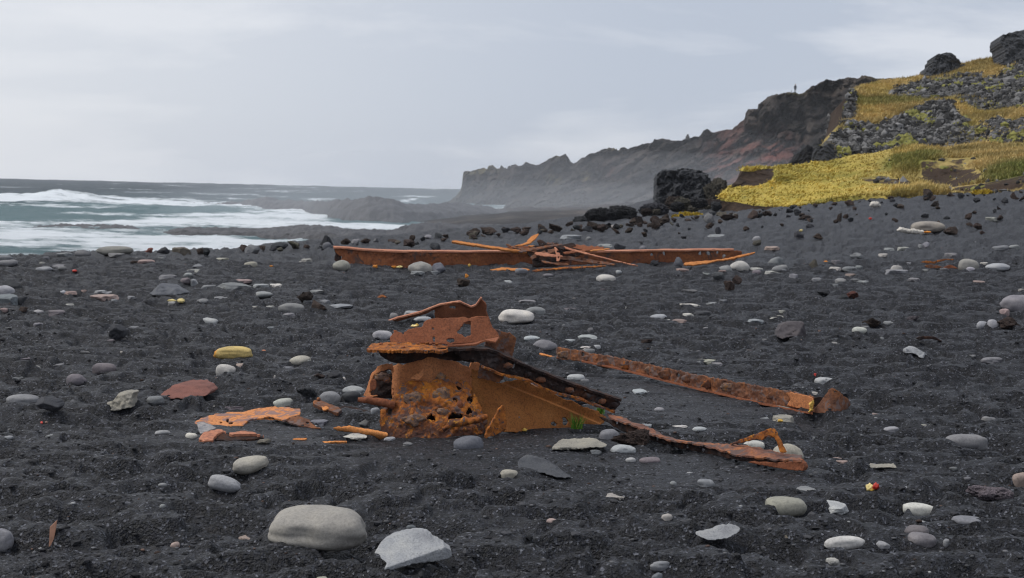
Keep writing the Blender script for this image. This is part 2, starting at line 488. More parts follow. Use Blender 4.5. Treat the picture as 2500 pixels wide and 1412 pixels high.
M_YELLOW = make_plain('yellow_foam', (0.62, 0.38, 0.07), 0.6)
M_PALEY = make_plain('pale_yellow', (0.75, 0.60, 0.25), 0.6)
M_REDP = make_plain('red_plastic', (0.50, 0.035, 0.02), 0.4)
M_ORP = make_plain('orange_scrap', (0.62, 0.22, 0.02), 0.5)
M_WOOD = make_plain('weathered_wood', (0.55, 0.51, 0.45), 0.8, 0.2, 8.0)
M_PEG = make_plain('pinkish_wood', (0.50, 0.26, 0.17), 0.7, 0.25, 30.0)
M_CLOTH = make_plain('dark_cloth', (0.03, 0.032, 0.038), 0.9)
M_SKIN = make_plain('skin', (0.45, 0.28, 0.2), 0.6)
# ------------------------------------------------------------------ the beach
SEA_Z = -3.5
CREST = np.array([(-60.0, -8.0), (-25.0, 6.0), (-14.0, 14.0), (-7.8, 21.2), (-5.35, 24.6), (-3.6, 28.2), (-1.55, 36.0), (2.4, 52.0), (6.6, 66.0), (9.5, 84.0), (16.0, 120.0), (40.0, 260.0)])

def seaward(x, y):
    """signed distance to the crest line, positive on the sea side"""
    x = np.asarray(x, float); y = np.asarray(y, float)
    best = np.full(x.shape, 1e9); sg = np.ones(x.shape)
    for (ax, ay), (bx, by) in zip(CREST[:-1], CREST[1:]):
        dx, dy = bx - ax, by - ay
        t = np.clip(((x - ax) * dx + (y - ay) * dy) / (dx * dx + dy * dy), 0, 1)
        d = np.hypot(x - ax - t * dx, y - ay - t * dy)
        s = np.where(dx * (y - ay) - dy * (x - ax) > 0, 1.0, -1.0)
        up = d < best
        best = np.where(up, d, best); sg = np.where(up, s, sg)
    return best * sg

def Gs(x, y):
    x = np.asarray(x, float); y = np.asarray(y, float)
    rise = 0.107 * 1.5 * np.logaddexp(0, (x - 3.0) / 1.5) * sstep(6.0, 34.0, y)
    rise = np.minimum(rise, 2.2 + 0.02 * x)
    s = seaward(x, y)
    drop = 0.20 * np.logaddexp(0, (s - 1.6) / 0.4) * 0.4
    return np.maximum(rise - drop, -5.6)

def Gf(x, y):
    x = np.asarray(x, float); y = np.asarray(y, float)
    g = Gs(x, y)
    dist = np.hypot(x, y)
    big = fbm(x * 0.35, y * 0.35, o=2, s=3) * 0.05 * sstep(9, 20, dist) + fbm(x * 0.9, y * 0.9, o=2, s=5) * 0.022
    n1 = noise(x * 2.6, y * 3.4, s=11); n2 = noise(x * 6.0, y * 8.0, s=12); n3 = noise(x * 13.0, y * 16.0, s=13); n4 = noise(x * 31.0, y * 34.0, s=14)
    # scooped hollows with raised rims between them
    wx = x + 0.10 * (noise(x * 3.1, y * 3.1, s=15) - 0.5); wy = y + 0.10 * (noise(x * 3.1, y * 3.1, s=16) - 0.5)
    n1 = noise(wx * 2.4, wy * 4.0, s=11); n2 = noise(wx * 5.2, wy * 9.0, s=12)
    n5 = noise(wx * 9.5, wy * 12.5, s=18)
    hol = -0.040 * sstep(0.48, 0.74, n1) - 0.056 * sstep(0.50, 0.70, n2) - 0.030 * sstep(0.50, 0.72, n5) + 0.024 * (n3 - 0.5) + 0.014 * (n4 - 0.5)
    # trodden flat round the wreck and its loose pieces
    fl = np.maximum.reduce([np.exp(-(((x - cx) / rx) ** 4 + ((y - cy) / ry) ** 4)) for cx, cy, rx, ry in ((-0.10, 6.95, 0.85, 0.75), (-1.32, 7.15, 0.50, 0.55), (0.95, 6.5, 0.62, 0.55), (1.0, 8.8, 0.75, 1.2))])
    hol = hol * (1 - 0.88 * fl) - 0.030 * fl
    return g + big + hol

def hit(px, py, fn=Gf, t0=3.0, t1=150.0):
    """where the sight line through a photo pixel meets the beach: (point, depth)"""
    t = np.geomspace(t0, t1, 900)
    r = ray(px, py)
    pts = CAM + r * t[:, None]
    dz = pts[:, 2] - fn(pts[:, 0], pts[:, 1])
    k = np.argmax(dz < 0) if np.any(dz < 0) else len(t) - 1
    ok = (seaward(pts[:, 0], pts[:, 1]) < 1.3) & (pts[:, 1] < 60)
    if not ok[k] or dz[k] > 0:                 # looks past the crest: take the nearest approach to the crest itself
        k = int(np.argmin(np.where(ok, dz / t, 1e9)))
        return CAM + r * t[k], float(t[k])
    if k > 0 and dz[k] < 0:
        a, b = dz[k - 1], dz[k]
        tt = t[k - 1] + (t[k] - t[k - 1]) * a / (a - b)
    else:
        tt = t[k]
    return CAM + r * tt, float(tt)

def build_beach():
    core = np.linspace(-0.46, 0.46, 760)
    us = np.concatenate([np.linspace(-1.1, -0.47, 40), core, np.linspace(0.47, 1.2, 50)])
    ts = np.concatenate([np.linspace(1.2, 3.4, 30), np.geomspace(3.42, 22.0, 640), np.geomspace(22.15, 140.0, 170)])
    T, U = np.meshgrid(ts, us, indexing='ij')
    X, Y = U * T, T
    Z = Gf(X, Y)
    V = np.stack([X, Y, Z], -1).reshape(-1, 3)
    me = mesh('beach_sand', V, grid_faces(len(ts), len(us)), M_SAND)
    tag(link('ground', me), 'black sand and gravel beach pocked with shallow hollows', kind='structure')

build_beach()

# ------------------------------------------------------------------ the sea
def plane_d(px, py, z=SEA_Z):
    r = ray(px, py)
    return (z - CAM_H) / r[..., 2]

def proj(V):
    q = V - CAM
    d = q @ FWD
    return CX + F * (q @ RIGHT) / d, CY - F * (q @ UP) / d, d

def build_sea():
    us = np.concatenate([np.linspace(-1.3, -0.47, 40), np.linspace(-0.46, 0.10, 520), np.linspace(0.11, 1.2, 60)])
    ts = np.concatenate([np.geomspace(40.0, 300.0, 330), np.geomspace(302.0, 1300.0, 110)])
    T, U = np.meshgrid(ts, us, indexing='ij')
    X, Y = (U * T).ravel(), T.ravel()
    Z = np.full(X.shape, SEA_Z)
    px, py, _ = proj(np.stack([X, Y, Z], 1))
    calm = 0.30 + 0.70 * sstep(150, 210, Y)
    h = (fbm(X * 0.09, Y * 0.22, o=5, s=41) * 0.55 * sstep(50, 110, Y) + fbm(X * 0.03, Y * 0.05, o=2, s=43) * 0.35) * calm + fbm(X * 0.55, Y * 0.7, o=3, s=47) * 0.16
    def band(pts, th):
        xs, ys = zip(*pts)
        yc = np.interp(px, xs, ys)
        inside = sstep(xs[0] - 30, xs[0] + 10, px) * (1 - sstep(xs[-1] - 60, xs[-1] + 20, px))
        tt = np.interp(px, xs, th) if np.ndim(th) else th
        return np.exp(-((py - yc) / tt) ** 2) * inside
    wob = (fbm(X * 0.05, Y * 0.05, o=4, s=51))
    py0 = py
    py = py + wob * 4
    brk = band([(-900, 493), (0, 493), (180, 490), (300, 495), (450, 496), (650, 502)], [8, 8, 10, 9, 7, 4])
    b2 = band([(-900, 545), (0, 547), (250, 548), (450, 540), (600, 534), (760, 532), (830, 540)], [8, 8, 9, 15, 18, 12, 6])
    b2b = band([(830, 556), (900, 552), (1000, 553)], 6)
    b3 = band([(-900, 605), (0, 590), (150, 596), (330, 590), (520, 592), (760, 604), (900, 600)], [16, 14, 18, 24, 26, 18, 8])
    b4 = band([(-900, 565), (0, 568), (140, 564), (330, 575)], 7)
    b5 = band([(560, 500), (700, 512), (790, 522)], 8)
    b6 = band([(985, 494), (1010, 489), (1050, 492)], 4)
    b7 = band([(1040, 546), (1085, 545)], 3)
    patch = 0.62 * sstep(0.40, 0.7, noise(X * 0.06, Y * 0.10, s=57)) * sstep(498, 508, py0)
    caps = 0.55 * sstep(0.74, 0.86, noise(X * 0.06, Y * 0.03, s=59)) * sstep(440, 452, py0)
    brkup = 0.50 + 0.95 * noise(X * 0.30, Y * 0.42, s=61) * (0.6 + 0.8 * noise(X * 0.07, Y * 0.12, s=62))
    foam = brkup * np.clip(brk * 1.05 + b2 * 1.05 + b2b + b3 * 1.0 + b4 * 0.7 + b5 + b6 + b7 + np.maximum(patch, caps * 0.9), 0, 1.2)
    turq = np.clip(sstep(488, 512, py0) * 0.95 + 0.25 * sstep(455, 490, py0), 0, 1)
    # breaking crest: a real ridge of water
    lumpy = fbm(X * 0.12, Y * 0.12, o=4, s=53)
    ridge = 1.0 * (1 + 1.2 * lumpy) * np.exp(-((py0 - 489) / 6.0) ** 2) * (0.45 + 0.9 * np.exp(-((px - 130) / 110) ** 2)) * (1 - sstep(420, 640, px)) * (0.8 + 0.5 * wob)
    Z = Z + h + np.maximum(ridge, 0)
    Z = np.where(Y < 75, np.minimum(Z, SEA_Z + 0.25), Z)
    me = mesh('sea', np.stack([X, Y, Z], 1), grid_faces(len(ts), len(us)), M_SEA)
    attr(me, 'foam', foam); attr(me, 'turq', turq)
    tag(link('sea', me), 'grey green sea with white breaking surf', kind='structure')
    # sea floor so nothing shows through from other positions
build_sea()

# ------------------------------------------------------------------ lofted rock and turf
def loft(rows, nu, counts, amp, freq, seed, close_left=None, px_amp=0.0, per_row_amp=None, vsq=1.3):
    """rows: list of (px list, py list, d list) from the front base over the top to the back.
    Returns vertex grid, and the photo coordinates each vertex was set out from."""
    L = []
    pu = np.linspace(0, 1, nu)
    for (xs, ys, ds) in rows:
        xs = np.asarray(xs, float); ys = np.asarray(ys, float); ds = np.broadcast_to(np.asarray(ds, float), xs.shape)
        k = (xs - xs[0]) / (xs[-1] - xs[0])
        L.append(np.stack([np.interp(pu, k, xs), np.interp(pu, k, ys), np.interp(pu, k, ds)], 1))
    out = []; rowpos = []
    for i in range(len(L) - 1):
        n = counts[i]
        for j in range(n):
            w = j / n
            out.append(L[i] * (1 - w) + L[i + 1] * w); rowpos.append(i + w)
    out.append(L[-1]); rowpos.append(len(L) - 1)
    A = np.array(out); rp = np.array(rowpos)[:, None]
    V = P(A[..., 0], A[..., 1], A[..., 2])
    dn = (ridged(V[..., 0] * freq, V[..., 1] * freq, V[..., 2] * freq * vsq, o=5, s=seed) - 0.62) * amp * 2
    if per_row_amp is not None:
        dn = dn * np.interp(rp, np.arange(len(L)), per_row_amp)
    # push along the local level direction away from the viewer: keeps outlines, makes buttresses and gullies
    V = CAM + (V - CAM) * (1 + dn / np.maximum(A[..., 2], 1))[..., None]
    if close_left is not None:
        c = V[:, :1].copy(); c = c + np.array(close_left)
        V = np.concatenate([c, V], 1); A = np.concatenate([A[:, :1], A], 1)
    return V, A

SIL = np.array([(960, 505), (1040, 502), (1085, 497), (1112, 489), (1120, 475), (1127, 458), (1131, 424), (1136, 419), (1155, 417), (1173, 417), (1179, 413), (1186, 411), (1205, 408), (1213, 416), (1219, 416), (1223, 408), (1231, 414), (1242, 410), (1250, 404), (1259, 401), (1266, 407), (1272, 408), (1283, 398), (1292, 402), (1303, 402), (1310, 405), (1335, 394), (1341, 386), (1350, 382), (1360, 380), (1370, 384), (1382, 381), (1388, 388), (1392, 395), (1402, 399), (1420, 388), (1435, 379), (1460, 372), (1479, 366), (1501, 363), (1511, 367), (1516, 361), (1525, 361), (1532, 366), (1552, 357), (1575, 348), (1600, 345), (1625, 342), (1672, 340), (1706, 339), (1711, 331), (1717, 321), (1727, 319), (1740, 324), (1757, 325), (1775, 319), (1788, 315), (1800, 305), (1817, 294), (1820, 280), (1826, 271), (1849, 271), (1852, 256), (1866, 245), (1884, 233), (1905, 230), (1927, 228), (1962, 225), (1972, 216), (1983, 209), (2010, 204), (2036, 198), (2072, 191), (2125, 189), (2157, 193), (2200, 196), (2300, 200), (2420, 205)])

def zrow(xs, d, z):
    """photo rows for points at depth d and height z"""
    xs = np.asarray(xs, float); d = np.broadcast_to(np.asarray(d, float), xs.shape); z = np.broadcast_to(np.asarray(z, float), xs.shape)
    a = FWD[2] + RIGHT[2] * (xs - CX) / F
    return CY - F * ((z - CAM_H) / d - a) / UP[2]

def build_headland():
    kx = np.array([960, 1085, 1125, 1200, 1280, 1360, 1440, 1520, 1620, 1720, 1820, 1940, 2060, 2160, 2260, 2420], float)
    sx = SIL[:, 0]
    top_d = np.interp(sx, kx, [358, 357, 356, 346, 336, 326, 318, 310, 300, 292, 285, 277, 273, 270, 268, 266])
    tk = np.array([358, 357, 356, 346, 336, 326, 318, 310, 300, 292, 285, 277, 273, 270, 268, 266], float)
    ft_d = tk - np.array([30, 30, 26, 34, 40, 42, 42, 42, 42, 42, 42, 40, 38, 36, 36, 36])
    md_d = tk - np.array([10, 10, 7, 9, 12, 13, 13, 13, 13, 14, 15, 15, 14, 14, 14, 14])
    rows = [
        (kx, zrow(kx, 80, np.interp(kx, [960, 1085, 1280, 1620, 2420], [-5.5, -4.6, -3.6, -3.0, -2.6])), 80),
        (kx, zrow(kx, 175, np.interp(kx, [960, 1085, 1280, 1620, 2420], [-4.0, -3.0, -2.0, -1.2, -1.0])), 175),
        (kx, np.array([545, 532, 520, 512, 507, 505, 500, 492, 484, 474, 464, 450, 430, 415, 410, 410]), ft_d),
        (kx, np.array([522, 510, 470, 462, 458, 450, 442, 428, 412, 398, 365, 335, 305, 290, 285, 285]), md_d),
        (sx, SIL[:, 1], top_d),
        (sx, SIL[:, 1] - 1 + 0.4 * np.minimum(SIL[:, 0] - 960, 60) * 0 + 3, top_d + 5),
        (sx, zrow(sx, top_d + 60, -4.0), top_d + 60),
    ]
    V, A = loft(rows, 1000, [20, 34, 60, 80, 4, 6], 17.0, 0.085, 71, per_row_amp=[0.02, 0.15, 0.7, 1.0, 0.4, 0.4, 0.1], vsq=0.55)
    amp2 = np.clip((A[..., 2] - 170) / 60, 0, 1)
    e = fbm(V[..., 0] * 0.5, V[..., 1] * 0.35, V[..., 2] * 0.6, o=4, s=77)
    V[..., 1] += e * 3.2 * amp2
    wv = fbm(V[..., 0] * 0.03, V[..., 2] * 0.06, o=2, s=83) * 1.2
    gul = ridged(V[..., 0] * 0.055 + wv, V[..., 2] * 0.02, 0.0, o=3, s=85) - 0.6
    lay = ridged(V[..., 0] * 0.02, V[..., 2] * 0.35 + V[..., 0] * 0.04, 0.0, o=2, s=87) - 0.6
    V = V + (V - CAM) * ((gul * 16 + lay * 3.0) * amp2 / np.maximum(A[..., 2], 1) * np.interp(np.arange(V.shape[0]), [0, 54, 100, 190, 200, 206], [0, 0.4, 1, 0.75, 0.3, 0.2])[:, None])[..., None]
    V[..., 2] += fbm(V[..., 0] * 0.35, V[..., 1] * 0.3, V[..., 2] * 0.35, o=4, s=79) * 0.9 * amp2
    nv, nu = V.shape[:2]
    px, py = A[..., 0].ravel(), A[..., 1].ravel()
    me = mesh('headland', V.reshape(-1, 3), grid_faces(nv, nu), M_CLIFF)
    top = np.interp(px, SIL[:, 0], SIL[:, 1])
    g = np.clip(1 - (py - top) / 16, 0, 1) * np.clip(1 - np.abs(px - 1160) / 60, 0, 1) * 1.2
    g += np.clip(1 - (py - top) / 9, 0, 1) * (0.75 * np.clip(1 - np.abs(px - 1940) / 35, 0, 1) + 0.6 * np.clip(1 - np.abs(px - 1500) / 25, 0, 1) + 0.6 * np.clip(1 - np.abs(px - 1362) / 26, 0, 1) + 0.7 * np.clip(1 - np.abs(px - 2150) / 50, 0, 1))
    g += 0.6 * np.clip(1 - np.hypot((px - 1350) / 30, (py - 440) / 18), 0, 1) + 0.7 * np.clip(1 - np.hypot((px - 1432) / 20, (py - 430) / 14), 0, 1) + 0.5 * np.clip(1 - (py - top) / 14, 0, 1) * np.clip(1 - np.abs(px - 1195) / 40, 0, 1)
    red = np.clip(1 - np.hypot((px - 1840) / 150, (py - 380) / 90), 0, 1) * 1.5 + 0.6 * np.clip(1 - np.hypot((px - 1790) / 120, (py - 440) / 60), 0, 1) + 0.45 * np.clip(1 - np.hypot((px - 1500) / 60, (py - 415) / 30), 0, 1)
    attr(me, 'grass', np.clip(g, 0, 1)); attr(me, 'red', np.clip(red, 0, 1))
    tag(link('headland', me), 'dark lava headland with a jagged skyline fading into sea spray', kind='structure')
build_headland()

def build_reef(name, label, xs, tops, bases, seed, amp=1.0):
    xs = np.asarray(xs, float); tops = np.asarray(tops, float); bases = np.asarray(bases, float)
    dm = plane_d(xs, bases, SEA_Z)
    db = dm - 2.5
    dt = dm + 9.0
    bk = dt + 12.0
    rows = [(xs, zrow(xs, db, SEA_Z - 0.8), db), (xs, (bases * 0.5 + tops * 0.5), dm + 2.0), (xs, tops, dt), (xs, zrow(xs, bk, SEA_Z - 0.8), bk)]
    V, A = loft(rows, 420, [14, 12, 8], amp, 0.22, seed)
    # ragged tops
    n = fbm(V[..., 0] * 0.5, V[..., 1] * 0.5, o=4, s=seed + 5) * 0.30 + ridged(V[..., 0] * 1.4, V[..., 1] * 1.4, o=3, s=seed + 9) * 0.22 - 0.14
    V[..., 2] += n
    nv, nu = V.shape[:2]
    V[..., 2] -= 0.30 * sstep(0.50, 0.70, noise(V[..., 0] * 0.16, V[..., 1] * 0.05, 0.0, seed + 3)) * (1 - sstep(520, 760, A[..., 0]))
    me = mesh(name, V.reshape(-1, 3), grid_faces(nv, nu), M_REEF)
    tag(link(name, me, None, (0.040, 0.039, 0.044)), label, 'reef', None, 'thing')
build_reef('reef', 'long low black reef awash between two bands of surf',
           [60, 130, 220, 300, 400, 500, 600, 690, 745, 800, 850, 900, 960, 1010, 1060, 1120, 1220, 1320], [556, 551, 551, 553, 556, 558, 558, 552, 547, 550, 556, 561, 560, 549, 544, 546, 552, 570],
           [559, 558, 562, 567, 574, 578, 580, 583, 586, 590, 593, 594, 592, 590, 588, 586, 584, 580], 101)
build_reef('reef', 'far dark reef with two humps running out from the headland',
           [370, 450, 520, 590, 620, 650, 690, 740, 800, 860, 900, 930, 960, 985, 1010, 1060, 1120, 1180, 1240], [497, 494, 492, 491, 485, 481, 488, 491, 490, 485, 481, 482, 489, 495, 498, 497, 494, 500, 515],
           [498, 498, 500, 503, 508, 510, 512, 517, 530, 538, 541, 542, 543, 543, 542, 541, 539, 538, 537], 111)

def poly_in(poly, x, y):
    poly = np.asarray(poly, float); c = np.zeros(np.shape(x), bool)
    j = len(poly) - 1
    for i in range(len(poly)):
        xi, yi = poly[i]; xj, yj = poly[j]
        if yi != yj:
            c ^= ((yi > y) != (yj > y)) & (x < (xj - xi) * (y - yi) / (yj - yi) + xi)
        j = i
    return c

def soft_poly(poly, x, y, s=10):
    a = 0.0
    for dx, dy in ((0, 0), (s, 0), (-s, 0), (0, s * .6), (0, -s * .6), (s * .7, s * .4), (-s * .7, -s * .4), (s * .7, -s * .4), (-s * .7, s * .4)):
        a = a + poly_in(poly, x + dx, y + dy)
    return a / 9.0

HILL_PTS = []
def build_terrace():
    kx = np.array([1758, 1772, 1800, 1890, 1950, 2020, 2090, 2160, 2250, 2340, 2420, 2500, 2650, 2900], float)
    d0 = np.array([53, 52.5, 52, 51.5, 51.5, 51.5, 51.5, 51, 50.5, 50, 49, 48, 46, 43], float)
    r0 = np.array([506, 508, 509, 504, 498, 492, 482, 480, 473, 471, 463, 452, 432, 400], float)
    r1 = np.array([483, 485, 488, 497, 494, 489, 479, 477, 469, 467, 458, 445, 425, 392], float)
    r2 = np.array([477, 470, 458, 457, 453, 447, 438, 432, 425, 420, 412, 405, 385, 350], float)
    x3 = np.array([1790, 1793, 1803, 1888, 1950, 2020, 2090, 2160, 2250, 2340, 2420, 2500, 2650, 2900], float)
    r3a = np.array([456, 450, 440, 440, 430, 422, 412, 404, 398, 396, 390, 388, 370, 335], float)
    x3b = np.array([1812, 1814, 1818, 1884, 1948, 2019, 2090, 2160, 2231, 2302, 2373, 2500, 2650, 2900], float)
    r3 = np.array([411, 409, 408, 410, 400, 391, 379, 368, 361, 361, 354, 356, 340, 305], float)
    rows = [(kx, r0 + 30, d0 - 0.4), (kx, r0, d0), (kx, r1, d0 + 0.25), (kx, r2, d0 + np.array([1, 2, 5, 6, 6.5, 7, 7, 7, 7, 7, 7, 7, 7, 7])),
            (x3, r3a, d0 + np.array([5, 5.3, 6, 7, 9, 10, 10, 10, 10, 10, 10, 10, 10, 10])),
            (x3b, r3, d0 + np.array([6.4, 6.5, 6.8, 9.5, 12, 14, 15, 15.5, 16, 16, 16, 16, 16, 16])), (x3b, r3 + 40, d0 + 24)]
    V, A = loft(rows, 520, [4, 10, 34, 24, 36, 8], 0.5, 0.35, 131, close_left=(1.5, 6.0, -0.4), per_row_amp=[0, 0.4, 0.5, 1, 1, 0.6, 0])
    V[..., 2] += fbm(V[..., 0] * 0.5, V[..., 1] * 0.5, o=4, s=135) * 0.16 + 0.35 * np.exp(-(((A[..., 0] - 2260) / 60) ** 2 + ((A[..., 1] - 400) / 18) ** 2)) - 0.35 * np.exp(-(((A[..., 0] - 2320) / 60) ** 2 + ((A[..., 1] - 432) / 16) ** 2))
    nv, nu = V.shape[:2]
    px, py = A[..., 0].ravel(), A[..., 1].ravel()
    X, Y = V[..., 0].ravel(), V[..., 1].ravel()
    me = mesh('turf_terrace', V.reshape(-1, 3), grid_faces(nv, nu), M_HILL)
    soil = soft_poly([(1750, 530), (1750, 487), (1772, 487), (1830, 493), (1890, 500), (1895, 520)], px, py, 4)
    soil = np.maximum(soil, soft_poly([(1780, 470), (1794, 440), (1806, 416), (1840, 422), (1888, 415), (1889, 436), (1862, 452), (1800, 458)], px, py, 5))
    soil = np.maximum(soil, 0.62 * soft_poly([(2200, 440), (2230, 405), (2300, 398), (2400, 398), (2400, 440), (2330, 458), (2230, 450)], px + fbm(X * 0.5, Y * 0.5, o=3, s=143) * 40, py + fbm(X * 0.5, Y * 0.5, o=3, s=144) * 16, 24))
    soil = np.maximum(soil, 0.55 * soft_poly([(2080, 440), (2150, 425), (2230, 430), (2240, 462), (2110, 455)], px, py, 12))
    soil = np.maximum(soil, 0.62 * soft_poly([(2290, 474), (2330, 452), (2420, 440), (2520, 420), (2560, 470), (2400, 480)], px, py, 12))
    grass = np.ones(len(px))
    yellow = np.clip(1 - (px - 2000) / 330, 0, 1) * 0.9
    green = 0.85 * np.maximum(soft_poly([(2140, 405), (2180, 380), (2290, 372), (2310, 395), (2240, 420), (2170, 415)], px, py, 14), soft_poly([(2390, 430), (2440, 400), (2520, 395), (2520, 440), (2420, 450)], px, py, 14)) + 0.35 * sstep(0.55, 0.8, noise(X * 0.35, Y * 0.35, s=141))
    attr(me, 'grass', grass); attr(me, 'soil', soil); attr(me, 'yellow', yellow); attr(me, 'green', np.clip(green, 0, 1))
    tag(link('terrain', me), 'low terrace of yellow turf with an eroded dark soil edge', kind='structure')
    HILL_PTS.append((V.reshape(-1, 3), px, py, grass * (soil < 0.4), yellow, np.clip(green, 0, 1), np.zeros(len(px))))

def build_slope():
    n1 = 12
    x0 = [2029, 2045, 2075, 2110, 2160, 2220, 2260, 2350, 2440, 2500, 2650, 2900]
    rows = [
        (x0, [420, 420, 415, 412, 405, 400, 395, 392, 390, 390, 380, 360], 69.0),
        ([2028, 2045, 2075, 2110, 2160, 2220, 2260, 2350, 2440, 2500, 2650, 2900], [375, 372, 372, 368, 362, 358, 352, 350, 346, 340, 325, 295], [71, 71, 71, 71, 71, 71, 71, 70, 69, 68, 66, 63]),
        ([2036, 2052, 2080, 2110, 2160, 2220, 2260, 2350, 2440, 2500, 2650, 2900], [335, 330, 326, 324, 320, 315, 310, 305, 300, 292, 270, 235], [74, 74.5, 75, 76, 76, 76, 76, 76, 75, 74, 72, 70]),
        ([2063, 2070, 2085, 2112, 2160, 2220, 2260, 2350, 2440, 2500, 2650, 2900], [290, 286, 282, 276, 268, 260, 255, 248, 242, 232, 205, 165], [78, 79, 80, 81, 82, 82, 82, 82, 82, 81, 79, 77]),
        ([2070, 2074, 2086, 2112, 2160, 2220, 2260, 2350, 2440, 2500, 2650, 2900], [258, 254, 248, 242, 234, 226, 216, 200, 188, 172, 145, 100], [81, 83, 85, 87, 88, 89, 89, 89, 89, 88, 86, 84]),
        ([2074, 2078, 2088, 2110, 2160, 2217, 2259, 2350, 2440, 2500, 2650, 2900], [228, 223, 217, 209, 197, 191, 182, 158, 138, 118, 85, 30], [83, 86, 90, 93, 96, 97, 97, 97, 97, 96, 95, 94]),
        ([2074, 2078, 2088, 2110, 2160, 2217, 2259, 2350, 2440, 2500, 2650, 2900], [260, 260, 255, 250, 240, 235, 225, 205, 190, 170, 140, 90], 116.0)]
    V, A = loft(rows, 560, [10, 36, 40, 36, 40, 10], 1.3, 0.16, 151, close_left=(2.0, 14.0, -0.5), per_row_amp=[0, 0.5, 1, 1, 0.8, 0.25, 0])
    px, py = A[..., 0].ravel(), A[..., 1].ravel()
    X, Y = V[..., 0].ravel(), V[..., 1].ravel()
    w = noise(X * 0.5, Y * 0.5, s=161) * 16 - 8; w2 = noise(X * 0.5, Y * 0.5, s=162) * 14 - 7
    r1 = soft_poly([(2000, 400), (2028, 385), (2036, 330), (2066, 292), (2130, 300), (2200, 275), (2260, 252), (2330, 258), (2365, 292), (2320, 330), (2300, 372), (2230, 380), (2100, 395)], px + w, py + w2, 10)
    r2 = 0.78 * soft_poly([(2150, 235), (2200, 205), (2260, 196), (2350, 182), (2420, 190), (2520, 140), (2560, 140), (2560, 262), (2440, 262), (2350, 232), (2250, 246)], px + w, py + w2, 14)
    r3 = 0.8 * soft_poly([(2380, 368), (2420, 335), (2560, 325), (2560, 350), (2440, 372)], px + w, py + w2, 8)
    r4 = soft_poly([(2060, 300), (2068, 225), (2083, 222), (2092, 240), (2090, 285)], px, py, 4)
    r5 = 0.8 * soft_poly([(2380, 300), (2440, 280), (2480, 300), (2420, 318)], px + w, py + w2, 8)
    rk = np.max([r1, r2, r3, r4, r5], 0)
    rk = np.maximum(rk, 0.62 * sstep(0.58, 0.72, noise(X * 0.22, Y * 0.22, s=171)) * (px > 2300))
    grass = 1 - rk
    V[..., 2] += (fbm(V[..., 0] * 0.6, V[..., 1] * 0.6, V[..., 2] * 0.6, o=4, s=155) * (0.10 + 0.25 * rk.reshape(V.shape[:2])))
    nv, nu = V.shape[:2]
    me = mesh('hillside', V.reshape(-1, 3), grid_faces(nv, nu), M_HILL)
    green = np.clip(0.7 * sstep(0.50, 0.75, noise(X * 0.22, Y * 0.22, s=163)) + 0.5 * soft_poly([(2280, 340), (2310, 310), (2370, 300), (2400, 330), (2330, 365)], px, py, 12), 0, 1)
    yellow = 0.25 * sstep(0.5, 0.7, noise(X * 0.3, Y * 0.3, s=165)) + 0 * px
    soil = 0.9 * r4
    attr(me, 'grass', grass); attr(me, 'soil', soil); attr(me, 'yellow', yellow); attr(me, 'green', green)
    tag(link('hillside', me), 'rocky hillside patched with ochre and green grass', kind='structure')
    HILL_PTS.append((V.reshape(-1, 3), px, py, grass, yellow, green, rk))
build_terrace()
build_slope()

def ico(sub):
    bm = bmesh.new(); bmesh.ops.create_icosphere(bm, subdivisions=sub, radius=1.0)
    v = np.array([p.co[:] for p in bm.verts]); f = np.array([[q.index for q in p.verts] for p in bm.faces]); bm.free()
    return v / np.linalg.norm(v, axis=1, keepdims=True), f
ICO = {k: ico(k) for k in (1, 2, 3, 4, 5)}

def scatter_mesh(name, C, S, tint, mat, jag=0.35, base=1, rot=True, sub_smooth=False):
    """many small stones in one mesh: centres C (n,3), half sizes S (n,3), colours"""
    v, f = ICO[base]
    n, k = len(C), len(v)
    J = 1 + (rng.random((n, k)) - 0.5) * 2 * jag
    A = rng.random(n) * 2 * math.pi
    W = v[None] * J[..., None] * S[:, None, :]
    c, s = np.cos(A)[:, None], np.sin(A)[:, None]
    W = np.stack([W[..., 0] * c - W[..., 1] * s, W[..., 0] * s + W[..., 1] * c, W[..., 2]], -1) + C[:, None, :]
    Fc = (f[None] + (np.arange(n) * k)[:, None, None]).reshape(-1, 3)
    me = mesh(name, W.reshape(-1, 3), Fc, mat, smooth=sub_smooth)
    attr(me, 'tint', np.repeat(tint, k, 0))
    return me

